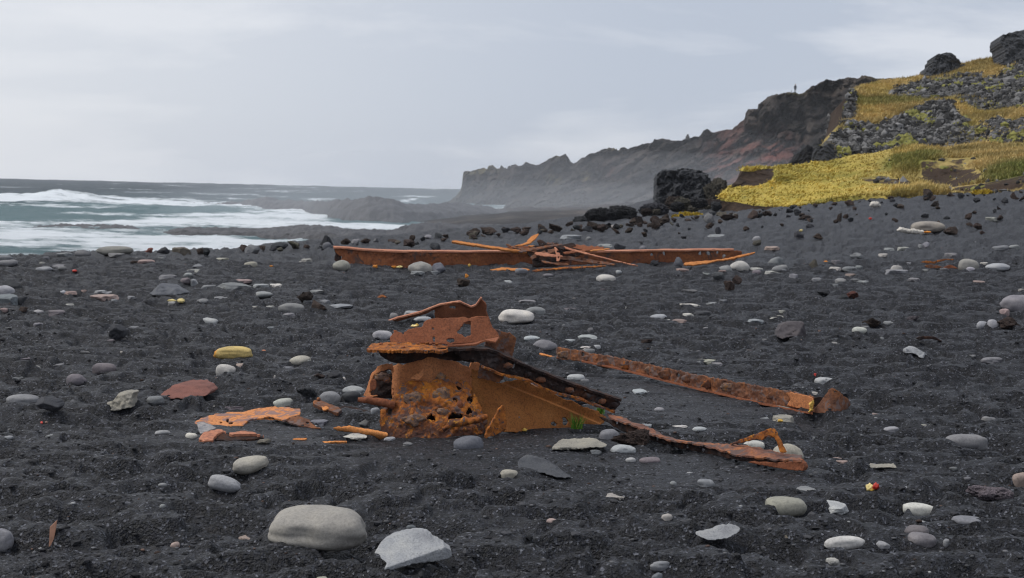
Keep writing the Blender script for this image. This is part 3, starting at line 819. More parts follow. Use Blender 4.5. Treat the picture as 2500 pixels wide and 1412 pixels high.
def build_hill_cover():
    # loose lava rubble on the bare parts
    Cs, Ss, Ts = [], [], []
    for (V, px, py, grass, yellow, green, rk), n in zip(HILL_PTS, (110, 15000)):
        w = np.clip(rk - 0.25, 0, 1) ** 1.5 * (px < 2620) * (py < 400) * (px > 2030)
        if w.sum() == 0:
            w = (grass < 0.5) * 1.0 * (px < 2620) * (px > 2060) + 0.004
        idx = rng.choice(len(V), n, p=w / w.sum())
        c = V[idx] + (rng.random((n, 3)) - 0.5) * np.array([0.3, 0.3, 0.12]) - np.array([0, 0, 0.03])
        s = (0.045 + 0.15 * rng.random(n) ** 3.5 + 0.16 * rng.random(n) ** 40)[:, None] * (0.6 + 0.8 * rng.random((n, 3)))
        g = 0.025 + 0.17 * rng.random(n) ** 2.2
        t = np.stack([g * 1.03, g, g * 0.98], 1)
        moss = noise(c[:, 0] * 0.8, c[:, 1] * 0.8, c[:, 2] * 0.8, 177) + 0.35 * rng.random(n) > 0.93
        t[moss] = (0.20, 0.19, 0.055)
        Cs.append(c); Ss.append(s); Ts.append(t)
    me = scatter_mesh('lava_rubble', np.concatenate(Cs), np.concatenate(Ss), np.concatenate(Ts), M_FARTINT, 0.42)
    tag(link('lava_rubble', me), 'broken grey lava rubble covering the bare hillside', kind='stuff')
    # grass: tufts of a few bent blades
    Vs, Ts = [], []
    for (V, px, py, grass, yellow, green, rk), n in zip(HILL_PTS, (26000, 34000)):
        w = np.clip(grass - 0.35, 0, 1) * (px < 2640) * (py < 520)
        idx = rng.choice(len(V), n, p=(w * (1 - 0.80 * (yellow > 0.4))) / (w * (1 - 0.80 * (yellow > 0.4))).sum())
        c = V[idx] + (rng.random((n, 3)) - 0.5) * np.array([0.25, 0.25, 0.05])
        short = yellow[idx] > 0.4
        hgt = np.where(short, 0.03 + 0.05 * rng.random(n), 0.07 + 0.15 * rng.random(n) ** 1.5)
        base = np.array([0.44, 0.33, 0.13]) * (1 - yellow[idx][:, None]) + np.array([0.56, 0.43, 0.095]) * yellow[idx][:, None]
        gk = np.clip(green[idx] * 1.1 - rng.random(n) * 0.3, 0, 1)[:, None]
        ol = noise(c[:, 0] * 0.8, c[:, 1] * 0.8, 0.0, 181)[:, None]; base = base * (0.62 + 0.66 * ol) * np.array([1, 1.04, 1]) ** (1 - 2 * ol)
        col = base * (1 - gk) + np.array([0.14, 0.155, 0.035]) * gk
        col = col * (0.85 + 0.4 * rng.random(n))[:, None]
        for b in range(3):
            a = rng.random(n) * 6.283; r = 0.05 + 0.07 * rng.random(n)
            dx, dy = np.cos(a) * r, np.sin(a) * r
            p0 = c + np.stack([dx * .6 - dy * .35, dy * .6 + dx * .35, -0.03 + 0 * a], 1)
            p1 = c + np.stack([dx * .6 + dy * .35, dy * .6 - dx * .35, -0.03 + 0 * a], 1)
            p2 = c + np.stack([dx * 1.7 + 0.05, dy * 1.7, hgt * (0.7 + 0.5 * rng.random(n))], 1)
            Vs.append(np.stack([p0, p1, p2], 1).reshape(-1, 3)); Ts.append(np.repeat(col, 3, 0))
    V = np.concatenate(Vs); T = np.concatenate(Ts)
    me = mesh('hill_grass', V, np.arange(len(V)).reshape(-1, 3), M_BLADE, smooth=False)
    attr(me, 'tint', T)
    tag(link('grass', me), 'ochre and green grass growing over the terrace and hillside', 'grass', kind='stuff')
build_hill_cover()
# ------------------------------------------------------------------ sheet metal
def solid(name, V, keep, th, mat, parent=None, back_dir=None, along=False):
    """V (nv,nu,3) front surface, keep (nv-1,nu-1) bool: the kept quads get real thickness th"""
    nv, nu = V.shape[:2]
    fq = grid_faces(nv, nu)[keep.ravel()]
    used = np.unique(fq); remap = -np.ones(nv * nu, int); remap[used] = np.arange(len(used))
    fq = remap[fq]; Pt = V.reshape(-1, 3)[used]; n = len(Pt)
    fn = np.cross(Pt[fq[:, 2]] - Pt[fq[:, 0]], Pt[fq[:, 3]] - Pt[fq[:, 1]])
    N = np.zeros((n, 3))
    for k in range(4): np.add.at(N, fq[:, k], fn)
    N /= np.linalg.norm(N, axis=1, keepdims=True) + 1e-12
    ref = (Pt - CAM) if back_dir is None else np.broadcast_to(np.asarray(back_dir, float), Pt.shape)
    sgn = np.where((N * ref).sum(1, keepdims=True) > 0, 1.0, -1.0)
    if back_dir is None: sgn = np.full_like(sgn, 1.0 if sgn.mean() >= 0 else -1.0)
    B = Pt + N * sgn * th
    if along:                                   # straight back, rounding in a little, so the outline stays as cut
        q = Pt.mean(0); B = q + (Pt - q) * np.array([0.93, 1.0, 0.96]) + FWD * th * 2
    e = np.concatenate([fq[:, [0, 1]], fq[:, [1, 2]], fq[:, [2, 3]], fq[:, [3, 0]]])
    key = np.sort(e, 1); kk = key[:, 0].astype(np.int64) * n + key[:, 1]
    u, inv, cnt = np.unique(kk, return_inverse=True, return_counts=True)
    be = e[cnt[inv] == 1]
    side = np.stack([be[:, 1], be[:, 0], be[:, 0] + n, be[:, 1] + n], 1)
    me = mesh(name, np.concatenate([Pt, B]), np.concatenate([fq, fq[:, ::-1] + n, side]), mat)
    me.polygons.foreach_set('use_smooth', np.concatenate([np.ones(2 * len(fq), bool), np.zeros(len(side), bool)])); me.update()
    return me

_seed = [300]
def sheet(name, poly, D, th, mat, parent=None, holes=(), hpolys=(), step=2.0, rag=1.4, bumps=((0.004, 40.0),), label=None, along=False):
    """plate cut to an outline given in photo pixels, lying at depth D(px, py)"""
    _seed[0] += 7; sd_ = _seed[0]
    poly = np.asarray(poly, float)
    x0, y0 = poly.min(0) - 3; x1, y1 = poly.max(0) + 3
    xs = np.arange(x0, x1 + step, step); ys = np.arange(y0, y1 + step, step)
    X, Y = np.meshgrid(xs, ys)
    jx = X + (fbm(X / 7.0, Y / 7.0, o=3, s=sd_)) * rag * 1.6; jy = Y + (fbm(X / 7.0, Y / 7.0, o=3, s=sd_ + 1)) * rag * 1.6
    ins = poly_in(poly, jx, jy)
    for (cx, cy, rx, ry) in holes:
        ins &= ((jx * 1.7 - X * 0.7 - cx) / rx) ** 2 + ((jy * 1.7 - Y * 0.7 - cy) / ry) ** 2 > 1
    for h in hpolys:
        ins &= ~poly_in(h, jx, jy)
    keep = ins[:-1, :-1] & ins[1:, :-1] & ins[:-1, 1:] & ins[1:, 1:]
    # ease the stair-steps along the cut edges
    nv, nu = X.shape
    fq = grid_faces(nv, nu)[keep.ravel()]
    e = np.concatenate([fq[:, [0, 1]], fq[:, [1, 2]], fq[:, [2, 3]], fq[:, [3, 0]]])
    kk = np.sort(e, 1); kk = kk[:, 0].astype(np.int64) * (nv * nu) + kk[:, 1]
    u, inv, cnt = np.unique(kk, return_inverse=True, return_counts=True)
    be = e[cnt[inv] == 1]
    Q = np.stack([X.ravel(), Y.ravel()], 1)
    for _ in range(3):
        S = np.zeros_like(Q); c = np.zeros(len(Q))
        for a, b in ((0, 1), (1, 0)):
            np.add.at(S, be[:, a], Q[be[:, b]]); np.add.at(c, be[:, a], 1)
        m = c > 0
        Q[m] = 0.5 * Q[m] + 0.5 * S[m] / c[m][:, None]
    X, Y = Q[:, 0].reshape(nv, nu), Q[:, 1].reshape(nv, nu)
    V = P(X, Y, D(X, Y))
    for amp, fr in bumps:
        nn = fbm(V[..., 0] * fr, V[..., 1] * fr, V[..., 2] * fr, o=3, s=sd_ + 3) * amp
        V = V - ray(X, Y) * nn[..., None]
    me = solid(name, V, keep, th, mat, along=along)
    o = link(name, me, parent)
    if label: o['label'] = label
    return o

def depth_line(pts):
    xs, ds = zip(*pts)
    return lambda x, y: np.interp(x, xs, ds) + 0 * y

def strip(name, A, B, th, mat, parent=None, n=60, m=6, bumps=((0.003, 40.0),), back=(0, 0, -1), rag=0.0):
    """band of metal between two 3-D lines"""
    _seed[0] += 7
    def rs(L):
        L = np.asarray(L, float); s = np.concatenate([[0], np.cumsum(np.linalg.norm(np.diff(L, axis=0), axis=1))]); t = np.linspace(0, s[-1], n)
        return np.stack([np.interp(t, s, L[:, k]) for k in range(3)], 1)
    A, B = rs(A), rs(B)
    w = np.linspace(0, 1, m)[:, None, None]
    if rag:
        d = B - A; tt = np.linspace(0, n * 0.35, n)
        B = B + d * (fbm(tt, 0 * tt, o=3, s=_seed[0]) * rag)[:, None]; A = A + d * (fbm(tt, 0 * tt + 9, o=3, s=_seed[0]) * rag)[:, None]
    V = A[None] * (1 - w) + B[None] * w
    for amp, fr in bumps:
        V[..., 2] += fbm(V[..., 0] * fr, V[..., 1] * fr, V[..., 2] * fr, o=3, s=_seed[0] + 2) * amp
    me = solid(name, V, np.ones((m - 1, n - 1), bool), th, mat, back_dir=back)
    return link(name, me, parent)

def pix(pts, D):
    return [P(x, y, D(np.float64(x), np.float64(y)) if callable(D) else D) for x, y in pts]

def tube(name, pts, rad, mat, parent=None, n=40, m=14, bump_a=0.004):
    _seed[0] += 7
    L = np.asarray(pts, float); s = np.concatenate([[0], np.cumsum(np.linalg.norm(np.diff(L, axis=0), axis=1))]); t = np.linspace(0, s[-1], n)
    C = np.stack([np.interp(t, s, L[:, k]) for k in range(3)], 1)
    R = np.interp(t, s, rad) if np.ndim(rad) else np.full(n, rad)
    T = np.gradient(C, axis=0); T /= np.linalg.norm(T, axis=1, keepdims=True)
    a = np.cross(T, [0.1, 0.2, 1.0]); a /= np.linalg.norm(a, axis=1, keepdims=True); b = np.cross(T, a)
    th = np.linspace(0, 2 * math.pi, m, endpoint=False)
    V = C[:, None] + (a[:, None] * np.cos(th)[None, :, None] + b[:, None] * np.sin(th)[None, :, None]) * R[:, None, None]
    V = V + (V - C[:, None]) * (fbm(V[..., 0] * 40, V[..., 1] * 40, V[..., 2] * 40, o=3, s=_seed[0])[..., None] * bump_a / max(np.max(R), 1e-6) * 2)
    i = np.arange(n - 1)[:, None] * m + np.arange(m)[None]; j = np.arange(n - 1)[:, None] * m + (np.arange(m)[None] + 1) % m
    fq = np.stack([i.ravel(), j.ravel(), j.ravel() + m, i.ravel() + m], 1)
    V = np.concatenate([V.reshape(-1, 3), C[:1], C[-1:]])
    k = np.arange(m); c0 = n * m; caps = np.concatenate([np.stack([np.full(m, c0), (k + 1) % m, k], 1), np.stack([np.full(m, c0 + 1), (n - 1) * m + k, (n - 1) * m + (k + 1) % m], 1)])
    return link(name, mesh(name, V, [fq, caps], mat), parent)

def lump(name, px, py, rx, ry, d, thick, mat, parent, seed, jag=0.28):
    """scab of rust: a flattened irregular knob standing proud of a plate"""
    v, f = ICO[3]
    k = 1 + fbm(v[:, 0] * 2.3 + seed, v[:, 1] * 2.3, v[:, 2] * 2.3, o=3, s=seed) * jag * 2
    c = P(px, py, d); sc = d / F
    W = c + (v * k[:, None]) @ np.array([RIGHT * rx * sc, UP * ry * sc, FWD * thick])
    return link(name, mesh(name, W, f, mat), parent)

# ------------------------------------------------------------------ the main wreck
WB, WD = hit(1060, 1072)
W = thing('wreckage', 'large pitted orange rust wreck of ship plates standing in the middle of the beach', 'wreck', (WB[0], WB[1], 0.0))
d0 = WD                      # about 7 m

def Dpit(x, y):
    r = np.hypot((x - 1060) / 130, (y - 1010) / 120)
    d = d0 + 0.00 + (1070 - y) / 150 * 0.16 + 0.085 * r ** 2
    for cx, cy, rx, ry, a in ((1077, 963, 30, 25, -0.018), (1007, 975, 28, 25, -0.014), (1010, 1026, 32, 18, -0.016), (1122, 944, 16, 14, 0.016), (1038, 995, 15, 18, 0.03), (1079, 1006, 20, 14, 0.008), (1109, 990, 30, 20, -0.006)):
        d = d + a * np.exp(-(((x - cx) / rx) ** 2 + ((y - cy) / ry) ** 2))
    return d
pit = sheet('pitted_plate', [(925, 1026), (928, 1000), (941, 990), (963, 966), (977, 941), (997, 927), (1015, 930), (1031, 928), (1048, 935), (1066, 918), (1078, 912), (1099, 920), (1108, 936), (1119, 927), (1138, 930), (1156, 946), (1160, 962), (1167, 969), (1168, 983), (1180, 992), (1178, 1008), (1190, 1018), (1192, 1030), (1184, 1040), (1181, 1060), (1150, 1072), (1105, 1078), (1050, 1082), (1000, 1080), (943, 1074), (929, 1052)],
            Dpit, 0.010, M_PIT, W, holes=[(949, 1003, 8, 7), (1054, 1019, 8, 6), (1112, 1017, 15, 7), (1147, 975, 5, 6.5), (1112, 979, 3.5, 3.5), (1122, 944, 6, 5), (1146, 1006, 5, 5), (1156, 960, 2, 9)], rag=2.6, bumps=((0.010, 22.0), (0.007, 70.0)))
for i, (x, y, rx, ry, t, m) in enumerate([(1077, 963, 20, 15, 0.010, M_BLIST), (1007, 974, 19, 17, 0.009, M_BLIST), (1010, 1026, 25, 13, 0.010, M_BLIST), (1077, 920, 11, 9, 0.012, M_BLIST), (1080, 1006, 13, 9, 0.008, M_BLIST), (1122, 990, 8, 9, 0.005, M_RED)]):
    lump('rust_blister', x, y, rx, ry, float(Dpit(np.float64(x), np.float64(y))) - 0.004, t, m, pit, 20 + i)
sheet('hole_shade_sheet', [(940, 995), (975, 950), (1010, 940), (1100, 935), (1150, 955), (1160, 1000), (1170, 1050), (1100, 1066), (945, 1062)], lambda x, y: d0 + 0.24 + 0 * x, 0.006, M_DARK, pit, rag=0.5)  # dark sheet added behind the plate; its colour stands for shade in the holes
tube('folded_edge', [P(x, y, d) for x, y, d in ((1082, 1050, d0 - 0.01), (1100, 1036, d0 - 0.02), (1128, 1031, d0 - 0.02), (1160, 1026, d0 - 0.01), (1190, 1016, d0 + 0.01))], [0.010, 0.019, 0.021, 0.019, 0.010], M_PIT, W, bump_a=0.006)
sheet('upright_fin', [(1228, 987), (1234, 995), (1239, 1034), (1234, 1054), (1212, 1062), (1184, 1074), (1184, 1060), (1196, 1038), (1208, 1017), (1217, 997)], lambda x, y: d0 - 0.04 + (x - 1184) / 60 * 0.05, 0.014, M_RIM, W, rag=1.6, bumps=((0.008, 30.0),))

def Dbent(x, y):
    d = d0 + 0.22 + 0.0019 * np.maximum(np.abs(x - 1050) - 6, 0) * np.where(x > 1050, 1.0, 0.8) + (950 - y) / 100 * 0.07
    return d - 0.018 * np.sin((x - 958) / 11.0) * np.clip(1 - (x - 958) / 90, 0, 1)
sheet('bent_plate', [(955, 960), (957, 915), (958, 893), (972, 887), (985, 890), (997, 884), (1031, 873), (1044, 868), (1058, 868), (1074, 876), (1119, 881), (1128, 890), (1145, 895), (1150, 884), (1172, 880), (1174, 910), (1170, 930), (1160, 950), (1150, 1000), (960, 1000)], Dbent, 0.008, M_SMOOTH, W, rag=1.4, bumps=((0.010, 9.0), (0.002, 60.0)))
sheet('peeled_flap', [(1020, 932), (1012, 926), (1003, 928), (998, 924), (1010, 915), (1024, 908), (1030, 898), (1035, 899), (1034, 912), (1030, 924)], lambda x, y: d0 + 0.215 - (y - 898) / 34 * 0.05 - np.maximum(0, x - 1022) * 0.001, 0.006, M_SMOOTH, W, rag=1.0)

def Dcurl(x, y):
    return d0 + 0.30 - 0.10 * np.sin(np.clip((x - 885) / 76, 0, 1) * math.pi) + (960 - y) / 70 * 0.04
sheet('curled_plate', [(886, 970), (891, 955), (898, 930), (907, 910), (923, 893), (934, 889), (946, 885), (961, 889), (962, 968), (930, 966), (904, 972)], Dcurl, 0.008, M_SMOOTH, W,
      hpolys=[[(904, 964), (906, 930), (916, 917), (930, 909), (942, 906), (948, 902), (958, 904), (958, 966), (920, 964)]], rag=1.6, bumps=((0.006, 20.0),))
sheet('cavity_shade_sheet', [(896, 974), (900, 925), (920, 900), (962, 898), (966, 974)], lambda x, y: d0 + 0.42 + 0 * x, 0.008, M_DARK, W, rag=0.8, bumps=((0.02, 12.0),), holes=[(950, 908, 6, 4)])  # shade of the hollow behind the curl, painted as a near-black sheet
sheet('torn_tab', [(904, 926), (917, 925), (921, 934), (919, 951), (911, 955), (902, 951)], lambda x, y: d0 + 0.17 + 0 * x, 0.007, M_RED, W, rag=1.0)
lump('rust_blister', 932, 920, 17, 11, d0 + 0.22, 0.03, M_BLIST, W, 61)
lump('rust_blister', 944, 928, 9, 8, d0 + 0.21, 0.02, M_PIT, W, 62)
tube('pipe_stub', [P(874, 975, d0 + 0.10), P(900, 978, d0 + 0.10), P(930, 983, d0 + 0.11), P(962, 989, d0 + 0.13)], [0.012, 0.019, 0.021, 0.021], M_RED, W, bump_a=0.004)

def Dside(x, y):
    crease = np.interp(x, [1160, 1204, 1372, 1500], [915, 927, 994, 1050])
    base = np.interp(x, [1150, 1240, 1460, 1490], [d0 + 0.22, d0 + 0.22, d0 + 0.50, d0 + 0.54])
    return base + (1045 - y) / 100 * 0.06 + 0.018 * sstep(-1.5, 1.5, crease - y)
sheet('side_plate', [(1150, 900), (1174, 905), (1200, 925), (1218, 935), (1240, 930), (1258, 927), (1275, 926), (1292, 930), (1300, 938), (1318, 946), (1332, 949), (1352, 958), (1374, 973), (1388, 975), (1402, 979), (1418, 990), (1434, 995), (1459, 1003), (1470, 1012), (1483, 1020), (1475, 1034), (1456, 1042), (1380, 1050), (1343, 1054), (1289, 1058), (1238, 1056), (1180, 1050), (1150, 1000)],
      Dside, 0.010, M_SIDE, W, holes=[(1352, 1036, 8, 4), (1380, 1030, 6, 9)], rag=1.6, bumps=((0.008, 6.0), (0.002, 70.0)))
Dbeam = depth_line([(1090, d0 + 0.16), (1200, d0 + 0.14), (1520, d0 + 0.46)])
btop = [(1091, 856), (1130, 853), (1156, 852), (1193, 854), (1215, 861), (1275, 890), (1330, 912), (1388, 935), (1450, 957), (1518, 979)]
beam = sheet('angle_iron', [(1100, 857), (1156, 853), (1193, 855), (1215, 862), (1275, 891), (1330, 913), (1388, 936), (1450, 958), (1517, 980), (1514, 992), (1502, 1004), (1485, 997), (1450, 983), (1417, 972), (1375, 961), (1337, 949), (1310, 935), (1292, 927), (1261, 920), (1218, 910), (1176, 893), (1160, 882), (1130, 878)], Dbeam, 0.016, M_DARK, W, rag=1.8, bumps=((0.016, 16.0), (0.010, 45.0)), holes=[(1253, 893, 3, 6)])
A = [P(x, y - 1.5, Dbeam(x, y) - 0.02) for x, y in btop]; B = [P(x, y - 6, Dbeam(x, y) + 0.09) for x, y in btop]
strip('flange', A, B, 0.012, M_DARK, beam, n=140, m=8, bumps=((0.006, 30.0),), rag=0.12)
A = [P(x, y, Dbeam(x, y) - 0.035) for x, y in ((1176, 893), (1218, 911), (1261, 921), (1292, 929), (1337, 951), (1417, 974), (1502, 1005))]
B = [P(x, y - 4, Dbeam(x, y) + 0.02) for x, y in ((1176, 893), (1218, 911), (1261, 921), (1292, 929), (1337, 951), (1417, 974), (1502, 1005))]
strip('flange', A, B, 0.010, M_PIT, beam, n=120, m=5, rag=0.3, bumps=((0.008, 30.0),))
for i, (x, y) in enumerate([(1210, 880), (1240, 893), (1290, 915), (1320, 927), (1352, 940), (1390, 953), (1430, 967), (1470, 980), (1497, 990)]):
    lump('rust_blister', x, y, 11, 7, float(Dbeam(x, y)) - 0.006, 0.012, M_BROWN if i % 2 else M_DARK, beam, 70 + i)
sheet('gusset_plate', [(1172, 890), (1214, 897), (1236, 910), (1230, 926), (1220, 936), (1196, 930), (1166, 922), (1168, 905)], lambda x, y: d0 + 0.19 + (x - 1170) * 0.0004, 0.010, M_BROWN, W, rag=1.2, bumps=((0.012, 25.0),))

# the flange round the top, its rivets, the upright plates
Dw = lambda x, y: d0 + 0.26 + 0 * x
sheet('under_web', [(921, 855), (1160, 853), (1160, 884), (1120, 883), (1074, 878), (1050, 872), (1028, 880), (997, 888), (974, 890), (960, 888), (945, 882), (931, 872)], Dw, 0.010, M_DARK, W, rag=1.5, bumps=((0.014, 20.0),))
fA = [P(x, y, d) for x, y, d in ((894, 855, d0 + 0.14), (920, 855, d0 + 0.09), (960, 856, d0 + 0.08), (1010, 855, d0 + 0.08), (1056, 855, d0 + 0.09), (1078, 859, d0 + 0.10), (1092, 852, d0 + 0.14))]
fB = [P(x, y, d) for x, y, d in ((908, 838, d0 + 0.34), (930, 837, d0 + 0.34), (965, 836, d0 + 0.34), (1010, 836, d0 + 0.34), (1056, 839, d0 + 0.34), (1078, 842, d0 + 0.34), (1100, 845, d0 + 0.34))]
rim = strip('rim_flange', fA, fB, 0.014, M_RIM, W, n=150, m=22, bumps=((0.006, 26.0), (0.004, 60.0)), rag=0.05)
for i, (x, y) in enumerate([(930, 841), (951, 843), (972, 841), (997, 840), (1020, 841), (1043, 839), (1052, 840), (1066, 841), (985, 849), (1012, 849)]):
    t = (855 - y) / 18
    lump('rivet', x, y - 1, 4.5, 3.2, d0 + 0.085 + t * 0.25, 0.012, M_RIM if i % 2 else M_RED, rim, 90 + i, 0.12)
sheet('rim_stub', [(1064, 846), (1100, 848), (1130, 853), (1156, 852), (1156, 858), (1110, 860), (1086, 860), (1070, 858)], lambda x, y: d0 + 0.17 + 0 * x, 0.02, M_DARK, W, rag=1.5)
Dup = lambda x, y: d0 + 0.31 + (836 - y) / 65 * 0.05 + 0.00004 * (x - 1080) ** 2 * 0.05
sheet('upright_plate', [(951, 835), (952, 822), (961, 812), (957, 805), (968, 806), (982, 812), (985, 806), (990, 810), (997, 802), (1014, 800), (1031, 798), (1033, 788), (1040, 781), (1048, 777), (1092, 776), (1136, 773), (1142, 778), (1147, 778), (1150, 773), (1180, 771), (1194, 771), (1197, 782), (1203, 797), (1212, 806), (1218, 813), (1219, 829), (1212, 836), (1200, 832), (1187, 833), (1162, 838), (1130, 841), (1099, 843), (1071, 841), (983, 840)],
      Dup, 0.008, M_RED, W, holes=[(1060, 828, 3, 6), (1099, 831, 9, 5), (1056, 802, 1.6, 3), (985, 812, 1.4, 6)], hpolys=[[(1149, 786), (1143, 786), (1133, 791), (1130, 797), (1124, 800), (1125, 805), (1116, 810), (1122, 816), (1130, 817), (1136, 822), (1143, 818), (1149, 819)]], rag=1.1, bumps=((0.006, 8.0), (0.0015, 70.0)))
# the turned-out foot of that plate
A = [P(x, y, d) for x, y, d in ((1092, 842, d0 + 0.31), (1130, 840, d0 + 0.31), (1162, 836, d0 + 0.31), (1190, 828, d0 + 0.31), (1219, 822, d0 + 0.31))]
B = [P(x, y, d) for x, y, d in ((1094, 844, d0 + 0.25), (1132, 843, d0 + 0.24), (1162, 840, d0 + 0.23), (1185, 830, d0 + 0.22), (1210, 836, d0 + 0.22))]
strip('turned_edge', A, B, 0.008, M_RED, W, n=50, m=6, bumps=((0.002, 40.0),))
sheet('rear_plate', [(1205, 800), (1222, 806), (1240, 812), (1252, 816), (1262, 826), (1259, 842), (1255, 862), (1249, 878), (1225, 868), (1198, 856), (1182, 845), (1190, 815)], lambda x, y: d0 + 0.42 + (x - 1200) * 0.0006, 0.012, M_BROWN, W, rag=1.4, bumps=((0.012, 20.0),))

# ------------------------------------------------------------------ loose pieces of the wreck on the beach
def on_ground(x, y): return hit(x, y)[1]

# twisted strip lying behind the wreck
g1 = on_ground(930, 797)
def Dtw(x, y): return g1 + 0.10 + 0.10 * np.sin((x - 1120) / 28.0) * sstep(1060, 1120, x) - (780 - y) / 50 * 0.10
t = thing('twisted_strip', 'twisted strip of brown rusted plate curling up behind the main wreck', 'scrap metal', (*hit(1050, 785)[0][:2], 0.0), None)
sheet('plate', [(921, 795), (945, 786), (972, 776), (1000, 769), (1026, 763), (1050, 752), (1074, 744), (1100, 739), (1122, 737), (1136, 742), (1150, 750), (1160, 747), (1166, 738), (1174, 728), (1180, 733), (1186, 742), (1187, 756), (1190, 768), (1190, 790), (1145, 796), (1085, 796), (1062, 780), (1059, 766), (1062, 757), (1040, 768), (1020, 773), (985, 782), (950, 790), (928, 797)], Dtw, 0.012, M_RED, t, holes=[(1105, 750, 8, 3.2)], rag=0.9, bumps=((0.010, 6.0), (0.003, 40.0)))
A = [P(x, y, float(Dtw(x, y)) - 0.02) for x, y in ((921, 794), (972, 775), (1026, 762), (1074, 743), (1122, 736), (1150, 749), (1162, 744), (1174, 727))]
B = [P(x, y - 2.5, float(Dtw(x, y)) + 0.07) for x, y in ((921, 794), (972, 775), (1026, 762), (1074, 743), (1122, 736), (1150, 749), (1162, 744), (1174, 727))]
strip('lip', A, B, 0.012, M_PINK, t, n=90, m=4)

# flat orange sheet to the left
g2 = on_ground(560, 1046); gA = on_ground(510, 1079)
t = thing('rusted_sheet', 'wide flat orange and mauve rusted sheet lying torn on the sand left of the wreck', 'scrap metal', (*hit(600, 1045)[0][:2], 0.0))
def Dsh(x, y): return g2 - 0.02 + (1044 - y) / 50 * 0.42 + 0.04 * np.sin((x - 470) / 60.0)
sheet('sheet', [(469, 1036), (475, 1029), (487, 1022), (505, 1016), (523, 1011), (550, 1007), (573, 1004), (590, 1006), (602, 1002), (633, 994), (650, 995), (663, 991), (684, 994), (703, 993), (720, 996), (737, 999), (734, 1008), (733, 1014), (712, 1020), (694, 1027), (677, 1023), (655, 1023), (641, 1021), (615, 1025), (603, 1031), (593, 1042), (575, 1040), (564, 1043), (548, 1042), (531, 1046), (510, 1040), (501, 1036), (485, 1037)], Dsh, 0.008, M_SHEET, t, rag=1.5, bumps=((0.015, 5.0), (0.004, 40.0)), holes=[(556, 1028, 4, 3), (562, 1033, 6, 2), (540, 1032, 3, 1.6)])
sheet('grey_flap', [(479, 1032), (500, 1030), (512, 1034), (532, 1044), (520, 1050), (505, 1056), (488, 1061), (483, 1048)], lambda x, y: on_ground(500, 1062) - 0.03 + (1061 - y) / 30 * 0.20, 0.006, M_GREYSC, t, rag=1.0)
sheet('folded_lip', [(482, 1076), (487, 1066), (494, 1056), (515, 1050), (540, 1045), (548, 1050), (556, 1057), (575, 1053), (600, 1052), (617, 1053), (632, 1058), (656, 1066), (640, 1065), (615, 1060), (590, 1062), (560, 1061), (545, 1055), (530, 1062), (521, 1076), (500, 1078)], lambda x, y: gA - 0.02 + (1076 - y) / 32 * 0.20 + (x - 482) / 170 * 0.06, 0.012, M_PINK, t, rag=1.4, bumps=((0.012, 16.0),))
sheet('dark_underside', [(520, 1074), (528, 1060), (545, 1052), (560, 1060), (600, 1060), (650, 1066), (640, 1072), (560, 1078)], lambda x, y: gA + 0.02 + (1076 - y) / 32 * 0.16 + (x - 482) / 170 * 0.08, 0.008, M_DARK, t, rag=1.2)
sheet('bright_edge', [(634, 1022), (650, 1016), (672, 1019), (673, 1023), (655, 1025)], lambda x, y: g2 + 0.04 + 0 * x, 0.008, M_RIM, t, rag=0.8)
g3 = on_ground(760, 1050)
tag(recentre(sheet('rusted_plate', [(690, 1026), (706, 1018), (727, 1013), (741, 1018), (756, 1024), (763, 1032), (769, 1038), (793, 1049), (758, 1046), (736, 1042), (712, 1035)], lambda x, y: g3 + 0.02 + (1048 - y) / 35 * 0.16, 0.008, M_BROWN, None, holes=[(750, 1032, 3, 3)], rag=1.4, bumps=((0.010, 14.0),))),
    'small brown plate with a round hole at the right end of the flat orange sheet', 'scrap metal')
g4 = on_ground(880, 1074)
tag(recentre(sheet('rolled_scrap', [(810, 1045), (818, 1041), (835, 1041), (853, 1038), (880, 1043), (908, 1048), (930, 1052), (947, 1055), (948, 1061), (945, 1068), (923, 1078), (912, 1072), (901, 1066), (880, 1060), (861, 1057), (840, 1055), (822, 1053)], lambda x, y: g4 + 0.08 + ((y - np.interp(x, [810, 853, 947], [1045, 1046, 1064])) / 14) ** 2 * 0.03 - (x - 810) / 137 * 0.07, 0.008, M_ORANGE, None, rag=0.9, bumps=((0.005, 20.0),))),
    'orange half-rolled length of rusted plate lying left of the pitted plate', 'scrap metal')
g5 = on_ground(900, 1031); gB = on_ground(810, 1011)
t = thing('bolted_bar', 'dark rusted flat bar with a bolt head among cobbles left of the wreck', 'scrap metal', (*hit(795, 1003)[0][:2], 0.0))
bar = sheet('bar', [(762, 985), (764, 977), (776, 974), (800, 983), (826, 993), (838, 1000), (826, 1010), (802, 1003), (782, 996)], lambda x, y: gB - 0.03 + (1010 - y) / 30 * 0.16, 0.018, M_BROWN, t, rag=1.0, bumps=((0.006, 25.0),))
lump('bolt', 778, 975, 5, 4.5, gB + 0.15, 0.02, M_BROWN, bar, 131, 0.1)
sheet('loose_flake', [(783, 991), (802, 992), (806, 997), (795, 1003), (788, 1003)], lambda x, y: gB - 0.04 + (1010 - y) / 30 * 0.16, 0.005, M_ORANGE, bar, rag=0.8)
tag(recentre(sheet('rusted_plate', [(815, 1009), (822, 1000), (837, 989), (853, 990), (880, 997), (930, 1008), (930, 1030), (905, 1026), (886, 1022), (860, 1014), (838, 1005)], lambda x, y: g5 - 0.02 + (1030 - y) / 35 * 0.16 + (930 - x) / 115 * 0.10, 0.010, M_DARK, None, rag=1.2, bumps=((0.008, 18.0),))), 'dark bent plate leaning against the left foot of the main wreck', 'scrap metal')

